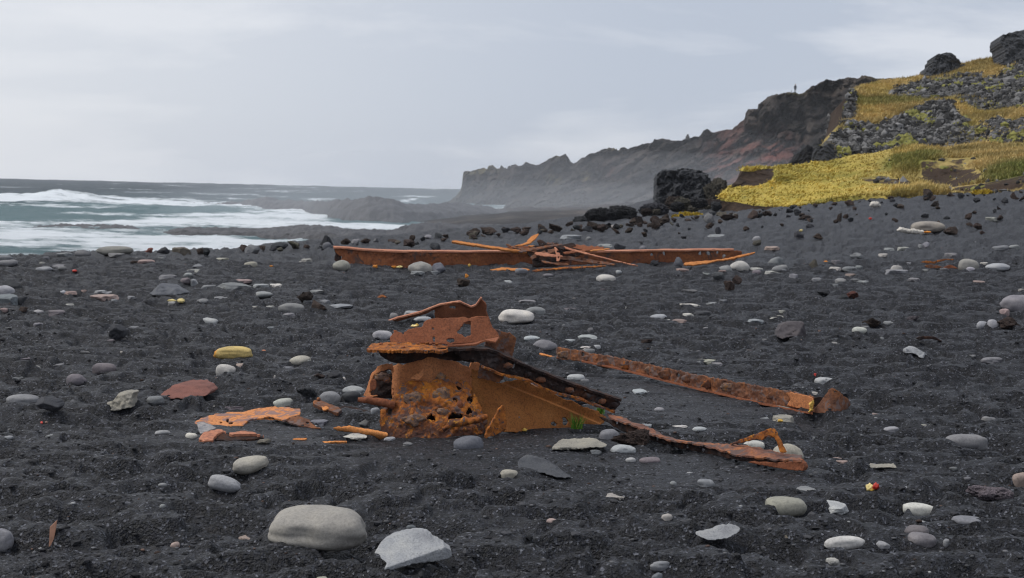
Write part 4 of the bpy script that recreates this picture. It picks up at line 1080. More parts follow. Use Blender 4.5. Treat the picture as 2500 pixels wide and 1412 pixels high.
# small chips
def chip(poly, mat, label, lift=0.012, name='rust_chip', cat='rust flake', th=0.008):
    c = np.mean(np.asarray(poly, float), 0); ymax = max(p[1] for p in poly)
    g = on_ground(c[0], ymax)
    sl = np.array([p[1] for p in poly]); 
    o = sheet(name, poly, lambda x, y: g - 0.01 + (ymax - y) * g / F * 1.5, th, mat, None, step=max(0.8, min(2.0, (ymax - sl.min()) / 6)), rag=0.6, bumps=((0.004, 30.0),))
    return tag(recentre(o), label, cat)
chip([(710, 1074), (718, 1070), (735, 1068), (751, 1069), (749, 1074), (730, 1075)], M_ORANGE, 'short bright orange sliver on the sand between the sheet and the white slab')
chip([(779, 1077), (795, 1077), (820, 1076), (848, 1076), (848, 1080), (820, 1080), (790, 1083), (782, 1082)], M_ORANGE, 'long thin orange sliver on the sand in front of the white slab')
chip([(1311, 859), (1330, 863), (1358, 870), (1357, 875), (1335, 871), (1318, 867)], M_ORANGE, 'thin orange splinter at the upper end of the long rusty bar')
chip([(914, 728), (925, 721), (933, 717), (942, 722), (951, 728), (935, 727)], M_RIM, 'crumbling orange rust flake lying on the sand behind the twisted strip')
chip([(96, 1030), (104, 1026), (106, 1033), (99, 1035)], M_REDP, 'tiny red scrap on the open sand at far left', name='red_scrap', cat='litter')
chip([(1410, 1075), (1416, 1073), (1417, 1081), (1411, 1082)], M_ORANGE, 'tiny orange crumb in front of the sloping side plate')
chip([(637, 854), (646, 854), (651, 857), (640, 857)], M_PINK, 'tiny pinkish chip on the sand just right of the yellow cobble')

# long bar on the right
gl, gr_ = on_ground(1356, 876), on_ground(1985, 1006)
Dbar = lambda x, y: 1 / np.interp(x, [1356, 1985], [1 / gl, 1 / gr_]) - 0.01
t = thing('rusted_bar', 'long scaly rusted bar lying across the sand with a curled right end', 'scrap metal', (*hit(1700, 948)[0][:2], 0.0))
bar = sheet('web', [(1357, 846), (1400, 853), (1440, 861), (1480, 867), (1520, 876), (1560, 884), (1600, 893), (1650, 903), (1700, 915), (1750, 923), (1800, 933), (1850, 941), (1900, 950), (1945, 958), (1985, 968), (1990, 985), (1984, 1008), (1940, 1004), (1850, 985), (1700, 951), (1600, 926), (1500, 899), (1420, 885), (1356, 878)], Dbar, 0.014, M_BROWN, t, rag=1.8, bumps=((0.012, 20.0), (0.008, 55.0)), holes=[(1424, 868, 3, 3), (1631, 914, 3, 4), (1656, 916, 3, 4)])
for i in range(11):
    x = 1385 + i * 50; y = np.interp(x, [1357, 1600, 1985], [861, 908, 986])
    lump('rust_scale', x + rng.normal() * 5, y + rng.normal() * 2, 12 + rng.random() * 12, 8 + rng.random() * 4, float(Dbar(x, y)) + 0.001, 0.005, [M_BLIST, M_BROWN, M_BROWN, M_PIT][i % 4], bar, 140 + i)
pts = [(1420, 881), (1500, 897), (1600, 923), (1700, 948), (1850, 982), (1940, 1001), (1984, 1008)]
A = [P(x, y, float(Dbar(x, y)) - 0.06) for x, y in pts]; B = [P(x, y - 2, float(Dbar(x, y)) + 0.01) for x, y in pts]
strip('foot_flange', A, B, 0.010, M_RED, t, n=110, m=5, rag=0.25)
sheet('bare_end', [(1914, 956), (1950, 960), (1984, 970), (1988, 986), (1982, 1004), (1950, 998), (1920, 992), (1928, 975)], lambda x, y: Dbar(x, y) - 0.012, 0.006, M_SMOOTH, t, rag=1.5)
Dc = lambda x, y: gr_ - 0.10 + 0.0000 * x + 0.09 * ((x - 2030) / 45) ** 2 + (1000 - y) / 55 * 0.03
sheet('curled_end', [(1980, 1005), (1988, 994), (1999, 984), (2012, 966), (2024, 950), (2031, 946), (2042, 949), (2058, 962), (2063, 975), (2062, 992), (2056, 1004), (2040, 1011), (2010, 1011), (1992, 1010)], Dc, 0.012, M_BROWN, t, rag=1.0, bumps=((0.007, 16.0),), holes=[(2039, 957, 2.6, 2)])
sheet('inner_curl_and_shade', [(2056, 965), (2068, 970), (2076, 978), (2078, 990), (2070, 1000), (2056, 1006)], lambda x, y: gr_ + 0.02 + 0.10 * ((x - 2050) / 28) ** 2, 0.012, M_BROWN, t, rag=1.0)
sheet('inner_curl_and_shade', [(1976, 1006), (1980, 972), (1998, 968), (2020, 970), (2030, 1008)], lambda x, y: gr_ + 0.12 + 0 * x, 0.010, M_DARK, t, rag=0.8)  # flat dark sheet painted as the shade inside the roll's open left end
for i, (x, y, r) in enumerate([(1984, 980, 4), (1981, 990, 4), (1979, 999, 4.5), (1984, 1003, 4), (1988, 997, 3), (1977, 1006, 3)]):
    pass
fy = [P(x, y, gr_ - 0.05) for x, y in ((1985, 977), (1983, 985), (1979, 991), (1983, 997), (1978, 1003), (1974, 1007))]
tag(recentre(tube('foam_crumbs', fy, [0.005, 0.009, 0.006, 0.012, 0.010, 0.004], M_YELLOW, None, bump_a=0.016)), 'crumbly pale yellow growth in the fold of the bar\'s curled end', 'foam')

# strap with a triangular loop
gs = [(x, on_ground(x, y)) for x, y in ((1455, 1046), (1520, 1058), (1600, 1082), (1700, 1107), (1800, 1136), (1900, 1149), (1965, 1158))]
Dst = lambda x, y: np.interp(x, [a for a, _ in gs], [b for _, b in gs]) + 0 * y
t = thing('rusted_strap', 'bent rusty angle strap with a raised triangular loop at lower right', 'scrap metal', (*hit(1720, 1105)[0][:2], 0.0))
div = [(1494, 1022), (1546, 1039), (1598, 1063), (1633, 1073), (1668, 1078), (1737, 1089), (1761, 1102), (1807, 1110), (1894, 1121), (1958, 1122)]
upp = [(1481, 1009), (1528, 1021), (1598, 1049), (1619, 1060), (1653, 1074), (1702, 1081), (1772, 1085), (1807, 1088), (1894, 1102), (1958, 1114)]
A = [P(x, y, float(Dst(x, y)) - 0.01) for x, y in div]; B = [P(x, y, float(Dst(x, y)) + 0.14) for x, y in upp]
strip('top_flange', A, B, 0.008, M_STRAP, t, n=160, m=14, bumps=((0.010, 14.0), (0.004, 45.0)), rag=0.10)
web = sheet('web', [(1456, 1016), (1475, 1019), (1494, 1024), (1546, 1041), (1598, 1065), (1633, 1074), (1668, 1079), (1737, 1091), (1761, 1104), (1807, 1112), (1894, 1123), (1958, 1122), (1955, 1128), (1894, 1133), (1850, 1131), (1807, 1126), (1737, 1112), (1674, 1098), (1633, 1091), (1598, 1080), (1550, 1066), (1514, 1052), (1480, 1032)], lambda x, y: Dst(x, y) + 0.012, 0.010, M_DARK, t, holes=[(1605, 1073, 3.2, 3.6), (1641, 1084, 3.0, 3.0), (1678, 1092, 3.4, 3.6), (1716, 1099, 3.6, 3.4), (1504, 1034, 3, 3.5)], rag=1.2, bumps=((0.008, 18.0),))
sheet('end_block', [(1815, 1128), (1850, 1126), (1894, 1129), (1935, 1126), (1953, 1123), (1963, 1130), (1966, 1140), (1962, 1151), (1930, 1149), (1894, 1144), (1841, 1134)], lambda x, y: Dst(x, y) - 0.01, 0.03, M_RED, t, rag=0.8, bumps=((0.006, 20.0),))
lo = thing_dummy = None
sheet('loop_arm', [(1772, 1086), (1800, 1075), (1830, 1064), (1855, 1055), (1872, 1047), (1887, 1043), (1894, 1050), (1891, 1062), (1880, 1072), (1870, 1068), (1860, 1078), (1845, 1074), (1820, 1080), (1792, 1085)], lambda x, y: Dst(x, y) + 0.05 + (1887 - x) * 0.0006, 0.010, M_PIT, t, rag=1.3, bumps=((0.006, 25.0),))
sheet('loop_arm', [(1880, 1046), (1888, 1043), (1894, 1051), (1905, 1075), (1912, 1090), (1919, 1105), (1911, 1108), (1902, 1104), (1898, 1085), (1888, 1068), (1866, 1062)], lambda x, y: Dst(x, y) + 0.03, 0.012, M_RIM, t, rag=1.0)

# ------------------------------------------------------------------ the far girder and the heap of strips on it
gg = on_ground(1000, 650)
Dg = lambda x, y: np.interp(x, [815, 1000, 1812], [gg + 0.2, gg, gg + 1.6]) + 0 * y
t = thing('girder', 'long low rusted ship girder half sunk in the sand farther back', 'girder', (*hit(1250, 650)[0][:2], 0.0))
sheet('web', [(817, 604), (842, 604), (879, 608), (934, 611), (986, 613), (1152, 614), (1251, 613), (1421, 614), (1523, 612), (1640, 610), (1740, 609), (1792, 609), (1793, 611), (1812, 611), (1812, 626), (1790, 640), (1700, 645), (1523, 646), (1296, 650), (1152, 654), (991, 657), (929, 654), (847, 649), (829, 640), (833, 628), (822, 622), (816, 616)], Dg, 0.03, M_GIRD, t, step=2.0, rag=1.2, bumps=((0.02, 4.0), (0.008, 20.0)), holes=[(x, y, 3.2, 3.2) for x, y in ((1622, 619), (1709, 618), (1730, 618), (1751, 617), (1590, 622), (1770, 626))])
top = [(814, 601), (842, 602), (879, 606), (934, 609), (986, 611), (1152, 612), (1251, 611), (1421, 612), (1523, 610), (1640, 608), (1792, 607)]
A = [P(x, y + 2.5, float(Dg(x, y)) - 0.03) for x, y in top]; B = [P(x, y - 0.5, float(Dg(x, y)) + 0.30) for x, y in top]
strip('top_flange', A, B, 0.022, M_PINK, t, n=160, m=5, bumps=((0.008, 4.0),), rag=0.06)
sheet('torn_end', [(814, 603), (824, 604), (830, 618), (834, 632), (833, 640), (822, 640), (814, 634), (818, 618)], lambda x, y: Dg(x, y) + 0.06, 0.03, M_DARK, t, rag=1.6)
for i in range(26):
    x = 850 + i * 22
    lump('rivet', x, np.interp(x, [850, 1000, 1400], [617, 624, 624]), 2.2, 2.2, float(Dg(x, 620)) - 0.006, 0.012, M_GIRD, t, 200 + i, 0.1)

HEAP = 'rusted strips heaped on the far girder'
def scrap(poly, dd, mat, label, th=0.012, slope=0.0, name='rusted_strip', holes=(), rag=0.7, step=1.5, lean=0.006):
    x0 = np.mean([p[0] for p in poly]); yb = np.array([p[1] for p in poly]).mean()
    return tag(recentre(sheet(name, poly, lambda x, y: gg + dd + (x - x0) * slope + (yb - y) * lean, th, mat, None, holes=holes, rag=rag, step=step, bumps=((0.012, 5.0),))), label, 'scrap metal', HEAP)
scrap([(1099, 590), (1104, 586), (1118, 587), (1160, 594), (1200, 600), (1250, 607), (1301, 614), (1303, 620), (1270, 617), (1230, 611), (1180, 604), (1140, 598), (1110, 593)], -0.10, M_ORANGE, 'long light orange plank-like strip sticking out left from the scrap heap', slope=0.001, name='rusted_plank', th=0.03)
scrap([(1251, 600), (1270, 596), (1286, 591), (1289, 584), (1294, 578), (1305, 573), (1317, 569), (1314, 577), (1308, 585), (1296, 596), (1275, 601)], -0.05, M_ORANGE, 'orange bent plate pointing up at the top of the scrap heap', name='rusted_plate')
scrap([(1331, 582), (1340, 586), (1352, 593), (1370, 599), (1399, 607), (1419, 613), (1450, 621), (1488, 631), (1520, 639), (1558, 647), (1558, 650), (1543, 648), (1498, 638), (1449, 626), (1399, 614), (1357, 601)], -0.30, M_PINK, 'long narrow pinkish strip sloping down right across the scrap heap', slope=-0.002, th=0.02)
scrap([(1351, 602), (1358, 604), (1364, 610), (1368, 619), (1369, 632), (1365, 638), (1359, 640), (1357, 632), (1356, 618)], -0.42, M_PINK, 'short strap with bolt holes hanging down the front of the scrap heap', holes=[(1362, 614, 1.5, 1.8), (1363, 629, 2, 2.4)], th=0.015)
scrap([(1410, 614), (1430, 611), (1460, 608), (1491, 605), (1492, 608), (1470, 612), (1440, 615)], 0.12, M_ORANGE, 'thin orange strip lying just right of the heap on the girder top')
scrap([(1669, 648), (1668, 643), (1675, 640), (1710, 637), (1759, 633), (1800, 624), (1844, 614), (1848, 617), (1820, 626), (1784, 634), (1750, 639), (1722, 645), (1690, 649)], -0.10, M_ORANGE, 'bright orange twisted strip at the right end of the girder', slope=0.0012, th=0.02)
scrap([(1185, 661), (1200, 657), (1226, 652), (1250, 654), (1290, 655), (1300, 660), (1270, 662), (1230, 661)], -0.55, M_ORANGE, 'flat orange strip on the sand before the girder, left of its partner')
scrap([(1296, 661), (1310, 657), (1350, 654), (1387, 651), (1440, 649), (1481, 647), (1481, 651), (1440, 654), (1387, 657), (1340, 660), (1305, 664)], -0.55, M_RIM, 'flat orange strip on the sand before the girder, the longer right one')
scrap([(1308, 588), (1318, 584), (1328, 588), (1345, 601), (1352, 610), (1338, 612), (1326, 604), (1315, 598)], 0.0, M_DARK, 'dark perforated strip near the top of the scrap heap', holes=[(1325, 596, 2, 2), (1334, 603, 2, 2)])
scrap([(1362, 602), (1375, 597), (1395, 592), (1402, 594), (1410, 601), (1396, 603), (1392, 610), (1370, 611)], 0.10, M_DARK, 'dark bent plate on the right of the scrap heap top', name='rusted_plate')
scrap([(1394, 610), (1400, 600), (1407, 596), (1414, 597), (1420, 599), (1424, 596), (1432, 599), (1438, 602), (1444, 598), (1452, 602), (1458, 599), (1466, 603), (1474, 601), (1476, 610), (1440, 612)], 0.25, M_RED, 'toothed rusty strip behind the scrap heap', name='toothed_strip')
scrap([(1290, 631), (1300, 622), (1320, 614), (1340, 608), (1356, 606), (1355, 616), (1340, 622), (1315, 627), (1302, 634), (1296, 638), (1297, 631)], -0.28, M_BROWN, 'brown perforated strip across the front of the scrap heap', holes=[(1318, 619, 2, 1.5), (1335, 614, 2, 1.5)])
scrap([(1355, 620), (1372, 621), (1400, 626), (1450, 634), (1507, 644), (1500, 649), (1450, 645), (1399, 638), (1362, 633)], -0.18, M_BROWN, 'wide brown strip under the pinkish one, right side of the scrap heap', holes=[(1462, 641, 2, 1.6), (1420, 633, 2, 1.6)])
scrap([(1231, 594), (1245, 596), (1262, 601), (1285, 606), (1310, 611), (1312, 618), (1280, 614), (1255, 606), (1236, 599)], -0.14, M_BROWN, 'dark brown strip above the light plank, left side of the scrap heap', holes=[(1250, 600, 2, 1.5)])
scrap([(1300, 616), (1330, 616), (1360, 622), (1376, 624), (1374, 630), (1340, 628), (1310, 624)], -0.34, M_PINK, 'short pinkish plate below the hanging strap in the scrap heap', name='rusted_plate')
scrap([(1284, 600), (1300, 598), (1320, 603), (1345, 606), (1340, 610), (1305, 607)], -0.02, M_ORANGE, 'small orange strip under the perforated strip in the scrap heap')
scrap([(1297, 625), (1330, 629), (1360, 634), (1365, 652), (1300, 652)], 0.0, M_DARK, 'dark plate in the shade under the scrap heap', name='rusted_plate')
scrap([(1282, 608), (1305, 600), (1330, 595), (1362, 598), (1395, 602), (1432, 613), (1410, 628), (1380, 640), (1340, 642), (1300, 636), (1288, 622)], -0.10, M_DARK, 'large crumpled dark plate in the middle of the scrap heap', name='rusted_plate', lean=0.002)
scrap([(1262, 612), (1290, 605), (1330, 600), (1372, 594), (1376, 598), (1335, 606), (1300, 613), (1270, 618)], -0.22, M_BROWN, 'long brown strip rising right through the middle of the scrap heap', slope=0.001)
scrap([(1232, 604), (1260, 598), (1290, 600), (1310, 605), (1288, 609), (1255, 608)], 0.06, M_RED, 'red brown plate lying on the girder at the left of the scrap heap', name='rusted_plate')
scrap([(1345, 596), (1358, 590), (1366, 596), (1384, 606), (1376, 612), (1360, 606)], -0.15, M_DARK, 'short dark bent strip standing in the middle of the scrap heap')
scrap([(1370, 616), (1400, 611), (1436, 608), (1446, 612), (1410, 618), (1380, 622)], -0.20, M_RED, 'red brown strip on the right flank of the scrap heap')
scrap([(1318, 634), (1350, 640), (1385, 643), (1400, 648), (1360, 648), (1322, 641)], -0.40, M_BROWN, 'brown slab at the foot of the scrap heap', name='rusted_plate')
scrap([(1330, 596), (1338, 590), (1352, 597), (1362, 603), (1352, 606), (1338, 602)], 0.02, M_BROWN, 'small brown plate behind the hanging strap in the scrap heap', name='rusted_plate')
# the rusty scraps at the right
gq = on_ground(2290, 660)
def bit(poly, dd, mat, label, name='rusted_strip'):
    return tag(recentre(sheet(name, poly, lambda x, y: gq + dd + 0 * x, 0.012, mat, None, step=1.2, rag=0.7, bumps=((0.01, 8.0),))), label, 'scrap metal', 'small scraps at the right of the beach')
bit([(2243, 640), (2262, 636), (2280, 638), (2300, 632), (2331, 632), (2330, 636), (2305, 637), (2285, 644), (2262, 645)], 0.15, M_RIM, 'upper orange edged strip of the small scrap pile beside a tall oval cobble')
bit([(2252, 650), (2270, 645), (2290, 648), (2306, 652), (2290, 657), (2265, 655)], 0.0, M_BROWN, 'brown piece at the left of the small scrap pile')
bit([(2292, 660), (2305, 651), (2320, 646), (2332, 650), (2345, 658), (2325, 655), (2308, 659)], -0.15, M_RED, 'chevron bent red brown strip at the front of the small scrap pile')
gq2 = on_ground(2270, 835)
tag(recentre(sheet('rusted_strip', [(2234, 829), (2240, 822), (2255, 819), (2278, 820), (2292, 826), (2306, 835), (2290, 833), (2274, 829), (2260, 829), (2248, 831)], lambda x, y: gq2 - 0.02 + 0 * x, 0.02, M_DARK, None, rag=0.8)), 'dark arched rust strip standing alone on the sand at right', 'scrap metal')
# ------------------------------------------------------------------ stones, rocks and lava lumps
PAL = {'g': (0.20, 0.20, 0.205), 'p': (0.34, 0.345, 0.355), 'w': (0.52, 0.50, 0.46), 'd': (0.040, 0.041, 0.046), 'b': (0.060, 0.043, 0.036), 'r': (0.25, 0.105, 0.082),
       't': (0.36, 0.335, 0.285), 'l': (0.135, 0.14, 0.155), 'u': (0.17, 0.15, 0.16), 'k': (0.34, 0.26, 0.235), 'y': (0.58, 0.43, 0.16), 'c': (0.27, 0.26, 0.235), 'm': (0.14, 0.125, 0.10)}
CNAME = {'g': 'grey', 'p': 'pale grey', 'w': 'off-white', 'd': 'near-black', 'b': 'dark brown', 'r': 'brick red', 't': 'tan', 'l': 'slate grey', 'u': 'purplish grey', 'k': 'pinkish', 'y': 'yellow', 'c': 'warm grey', 'm': 'mossy brown'}
KIND = {'c': ('cobble', 'rounded cobble'), 's': ('stone_slab', 'flat stone'), 'r': ('rock', 'angular rock'), 'v': ('lava_rock', 'rough lava rock'), 'h': ('pumice_stone', 'holed stone'), 'b': ('lava_rock', 'rough lava block')}

def planes_shape(v, N, D, soft=0.0):
    q = v @ N.T
    r = np.where(q > 1e-3, D / np.maximum(q, 1e-3), 1e3)
    if soft:
        return -np.log(np.exp(-r / soft).sum(1)) * soft
    return r.min(1)

def shape(kind, sub, seed, wob=1.6):
    """unit-ish stone filling about -1..1 on every axis"""
    rg = np.random.default_rng(seed)
    v, f = ICO[sub]
    if kind == 'c':
        e = 3.1 if seed == 1203 else 2.0 + rg.random() * 0.8
        r = (np.abs(v) ** e).sum(1) ** (-1 / e)
        W = v * r[:, None]
        n = fbm(v[:, 0] * 0.9 + seed * 1.7, v[:, 1] * 0.9, v[:, 2] * 0.9, o=3, s=seed) * 0.20
        W = W * (1 + n * wob)[:, None]
        if seed == 1203:
            W = W - v * (0.16 * np.exp(-((W[:, 0] + 0.10) / 0.30) ** 2 - ((W[:, 2] - 0.75) / 0.35) ** 2 - ((W[:, 1] + 0.5) / 0.5) ** 2))[:, None]
        W[:, 0] *= 1 + 0.22 * (rg.random() - 0.5) * W[:, 2]; W[:, 2] *= 1 + 0.36 * (rg.random() - 0.5) * W[:, 0]
    elif kind == 's':
        k = rg.integers(6, 9); a = np.sort(rg.random(k) * 6.283) * 0.5 + np.linspace(0, 6.283, k, endpoint=False) * 0.5 + rg.random() * 6
        N = np.stack([np.cos(a), np.sin(a), 0.5 * (rg.random(k) - 0.4)], 1); D = 0.72 + 0.30 * rg.random(k)
        T = np.array([[0.16 * (rg.random() - .5), 0.16 * (rg.random() - .5), 1], [0.1 * (rg.random() - .5), 0.1, -1.0], [0.5 * (rg.random() - .5), -0.4, 0.9], [0.5, 0.2 * rg.random(), 0.9]])
        N = np.concatenate([N, T]); N /= np.linalg.norm(N, axis=1, keepdims=True); D = np.concatenate([D, [0.62, 0.62, 0.80, 0.82]])
        W = v * planes_shape(v, N, D, 0.012)[:, None]
        n = fbm(W[:, 0] * 2.5 + seed, W[:, 1] * 2.5, W[:, 2] * 2.5, o=4, s=seed) * 0.10
        W = W * (1 + n)[:, None]
    elif kind == 'r':
        k = 13
        N = rg.normal(size=(k, 3)); N /= np.linalg.norm(N, axis=1, keepdims=True); D = 0.62 + 0.30 * rg.random(k)
        N = np.concatenate([N, [[0.2, -0.6, 0.75], [-0.5, -0.7, 0.3], [0.75, -0.5, 0.2], [0, 0, -1]]]); D = np.concatenate([D, [0.72, 0.75, 0.75, 0.8]])
        N /= np.linalg.norm(N, axis=1, keepdims=True)
        W = v * planes_shape(v, N, D, 0.010)[:, None]
        n = fbm(W[:, 0] * 3 + seed, W[:, 1] * 3, W[:, 2] * 3, o=4, s=seed) * 0.10
        W = W * (1 + n)[:, None]
    elif kind == 'b':
        ex = 3.4 if seed == 21 else 2.1 + rg.random() * 0.6
        r = (np.abs(v) ** ex).sum(1) ** (-1 / ex)
        n = ridged(v[:, 0] * 1.6 + seed, v[:, 1] * 1.6, v[:, 2] * 1.6, o=5, s=seed) - 0.62
        n2 = ridged(v[:, 0] * 6 + seed, v[:, 1] * 6, v[:, 2] * 6, o=4, s=seed + 3) - 0.62
        k = 14
        N = rg.normal(size=(k, 3)); N /= np.linalg.norm(N, axis=1, keepdims=True); D = 0.74 + 0.40 * rg.random(k)
        r = np.minimum(r, planes_shape(v, N, D))
        n3 = fbm(v[:, 0] * 13 + seed, v[:, 1] * 13, v[:, 2] * 13, o=3, s=seed + 6)
        W = v * (r * (1 + n * 0.55 + n2 * 0.42 + n3 * 0.18))[:, None]
    else:
        n = (ridged(v[:, 0] * 1.7 + seed, v[:, 1] * 1.7, v[:, 2] * 1.7, o=4, s=seed) - 0.62) * (0.75 if kind == 'v' else 0.3)
        n2 = fbm(v[:, 0] * 1.2 + seed, v[:, 1] * 1.2, v[:, 2] * 1.2, o=2, s=seed + 5) * 0.35
        W = v * (1 + n + n2)[:, None]
        if kind == 'v':
            k = 12
            N = rg.normal(size=(k, 3)); N /= np.linalg.norm(N, axis=1, keepdims=True); D = 0.66 + 0.34 * rg.random(k)
            W = v * planes_shape(v, N, D, 0.02)[:, None] * (1 + n * 0.75 + n2 * 0.4 + (fbm(v[:, 0] * 5 + seed, v[:, 1] * 5, v[:, 2] * 5, o=4, s=seed + 3) * 0.16))[:, None]
        if kind == 'h':
            hol = sstep(0.62, 0.75, noise(v[:, 0] * 4.5 + seed, v[:, 1] * 4.5, v[:, 2] * 4.5, seed + 8))
            W = W * (1 - 0.16 * hol)[:, None]
    lo, hi = W.min(0), W.max(0)
    return (W - (lo + hi) / 2) / ((hi - lo) / 2), f

STONES = []
_sid = [0]
def S(x0, y0, x1, y1, kind, col, label=None, sink=None, rot=0.0, depth=None, asp=None, mat=None, tint=1.0, sub=None, group=None, name=None, seed=None):
    _sid[0] += 1; sd_ = (seed if seed is not None else _sid[0] * 3 + 11)
    xc = (x0 + x1) / 2; w = x1 - x0; hpx = max(y1 - y0, 2.0)
    if sink is None: sink = {'c': 0.65, 's': 0.45, 'r': 0.15, 'v': 0.18, 'h': 0.10, 'b': 0.1}[kind]
    if depth is None:
        p, d = hit(xc, y1)
    else:
        d = depth
    a = w / 2 * d / F                                    # half width
    asp = asp if asp is not None else {'c': 0.72, 's': 0.75, 'r': 0.85, 'v': 0.85, 'h': 0.7, 'b': 0.8}[kind]
    b = a * asp
    ang = math.atan2(y1 - (457 + 0.0232 * (xc - 1250)) + 6, F)
    H = hpx * d / F * (1 + sink) / 2                      # half of the projected height, buried part included
    sb = min(b, H * 0.93 / max(math.sin(max(ang, 0.01)), 0.012))
    b = min(b, sb)
    c = math.sqrt(max(H * H - (b * math.sin(ang)) ** 2, (0.10 * H) ** 2)) / math.cos(ang)
    cyp = (y0 + y1 + sink * hpx) / 2
    dc = d + b * 0.55
    if kind in 'sr':
        b = min(a * (1.15 if kind == 's' else 0.8), 0.72 * H / max(math.sin(ang), 0.01)); c = (H - b * math.sin(ang)) / math.cos(ang); dc = d + b * 0.8
    C = P(xc, cyp, dc)
    sub = sub if sub is not None else (5 if w > 130 else 4 if w > 42 else 3 if w > 16 else 2)
    if kind in 'vhb' and w > 60 and sub < 5: sub = 5
    if kind in 'cs' and label is None and col in 'wp': tint *= 0.72
    W, f = shape(kind, sub, sd_, 1.0 if label else 2.1)
    W = W * np.array([a, b, c])
    if rot:
        r = math.radians(-rot)
        W = np.stack([W[:, 0] * math.cos(r) - W[:, 2] * math.sin(r), W[:, 1], W[:, 0] * math.sin(r) + W[:, 2] * math.cos(r)], 1)
        k = a / max(np.abs(W[:, 0]).max(), 1e-6); W = W * np.array([k, 1, min(1.0, 1.0 * c / max(np.abs(W[:, 2]).max(), 1e-6))])
    W = W @ np.array([[math.cos(ROLL), 0, math.sin(ROLL)], [0, 1, 0], [-math.sin(ROLL), 0, math.cos(ROLL)]])
    nm = name or KIND[kind][0]
    if mat is None: mat = {'c': M_STONE, 's': M_ROCK, 'r': M_ROCK, 'v': M_LAVA, 'h': M_LAVA, 'b': M_LAVA}[kind]
    me = mesh(nm, W, f, mat, smooth=kind in 'ch')
    rg = np.random.default_rng(sd_ + 999)
    col3 = np.array(PAL[col]) * tint * (0.86 + 0.28 * rg.random()) * (1 + (rg.random(3) - 0.5) * 0.06)
    o = link(nm, me, None, col3)
    o.location = Vector([float(q) for q in C])
    STONES.append(dict(o=o, x=xc, y=y1, w=w, h=hpx, kind=kind, col=col, label=label, group=group))
    return o

def R(poly, planes, col, label, mat=None, rag=1.0, name='rock', cat='rock', tint=1.0, thick=0.75, rough=0.010, depth=None, step=None, rfreq=None):
    """angular stone cut to an outline; planes (x, y, gx, gy, off): its faces, metres of depth per photo pixel"""
    poly = np.asarray(poly, float)
    ym = poly[:, 1].max(); xm = poly[poly[:, 1].argmax(), 0]
    d = depth if depth else hit(xm, ym)[1]
    w = (poly[:, 0].max() - poly[:, 0].min()) * d / F
    _seed[0] += 7; sd_ = _seed[0]
    def D(x, y):
        z = np.full(np.shape(x), -1e9)
        for k, (px, py, gx, gy, off) in enumerate(planes):
            z = np.maximum(z, d + off + gx * (x - px) + gy * (y - py))
        return z
    step = step or max(1.0, min(2.2, (ym - poly[:, 1].min()) / 18))
    _f = rfreq or 9.0 / w
    o = sheet(name, poly, D, thick * w * 0.5, mat or M_ROCK, None, rag=rag, step=step, bumps=((rough * w * 4, _f), (rough * w * 1.6, _f * 3.1), (rough * w * 0.8, _f * 7.3)), along=True)
    o.color = (*(np.array(PAL[col]) * tint), 1)
    recentre(o)
    tag(o, label, cat, None, 'thing')
    STONES.append(dict(o=o, x=poly[:, 0].mean(), y=ym, w=poly[:, 0].max() - poly[:, 0].min(), h=1, kind='r', col=col, label=label, group=None))
    return o

# -- the big and unmistakable ones
S(656, 1236, 900, 1330, 'c', 'c', 'big smooth grey cobble with a dimpled top, nearest to the camera', sink=0.10, asp=0.62, rot=2, seed=1203)
R([(910, 1352), (918, 1340), (930, 1322), (945, 1312), (968, 1306), (988, 1300), (1012, 1298), (1040, 1300), (1060, 1318), (1085, 1330), (1102, 1345), (1105, 1358), (1096, 1366), (1060, 1372), (1010, 1378), (975, 1388), (940, 1396), (934, 1390), (944, 1376), (932, 1366), (924, 1354)], [(934, 1390, 0.0002, -0.0027, -0.01), (934, 1390, 0.00118, 0.0001, -0.01)], 'p', 'large pale tilted slab with a sharp point beside the biggest cobble', name='stone_slab', rag=1.2, thick=0.35, tint=1.0, rough=0.005)
S(521, 845, 617, 873, 'c', 'y', 'yellow oval cobble with an orange stain on its left end', sink=0.15, asp=0.6, mat=M_STAIN)
S(567, 1111, 655, 1153, 'c', 't', 'cream cobble rising to the right, in front of the flat orange sheet', rot=-14, sink=0.15)
S(507, 1159, 592, 1201, 'c', 'p', 'pale finger-shaped cobble lying below the cream one', rot=19, sink=0.1, asp=0.5)
S(1216, 755, 1305, 789, 'c', 'w', 'large white cobble with a lobed right end behind the wreck', sink=0.08)
S(1283, 749, 1332, 764, 'c', 'g', 'grey domed cobble tucked behind the large white one')
S(1237, 1007, 1275, 1054, 'c', 'l', 'blue-grey cobble standing upright against the wreck plate', sink=0.2, asp=0.5)
S(1106, 1064, 1181, 1094, 'c', 'l', 'dark grey cobble on the sand right under the pitted plate', tint=0.75)
R([(374, 972), (392, 962), (414, 946), (436, 934), (462, 931), (490, 934), (510, 946), (518, 958), (505, 968), (485, 971), (458, 977), (430, 974), (405, 975)], [(450, 977, 0.0004, -0.0070, -0.01), (450, 940, 0.0005, -0.014, 0.26), (500, 960, 0.004, -0.006, 0.08)], 'r', 'brick red rough rock at left of the wreck', rag=2.2, tint=0.9, rough=0.008)
S(358, 967, 402, 982, 'c', 'g', 'grey low stone touching the red rock')
R([(254, 988), (262, 980), (275, 977), (290, 958), (306, 953), (322, 954), (328, 958), (324, 976), (324, 995), (302, 1000), (276, 1006), (262, 1000), (254, 992)], [(290, 1000, 0, -0.001, 0), (300, 965, -0.001, -0.006, 0.03), (265, 985, -0.004, -0.003, 0.02), (322, 980, 0.006, 0, 0.0)], 't', 'tan angular rock with a hooked top', rag=1.6, tint=0.85, rough=0.02)
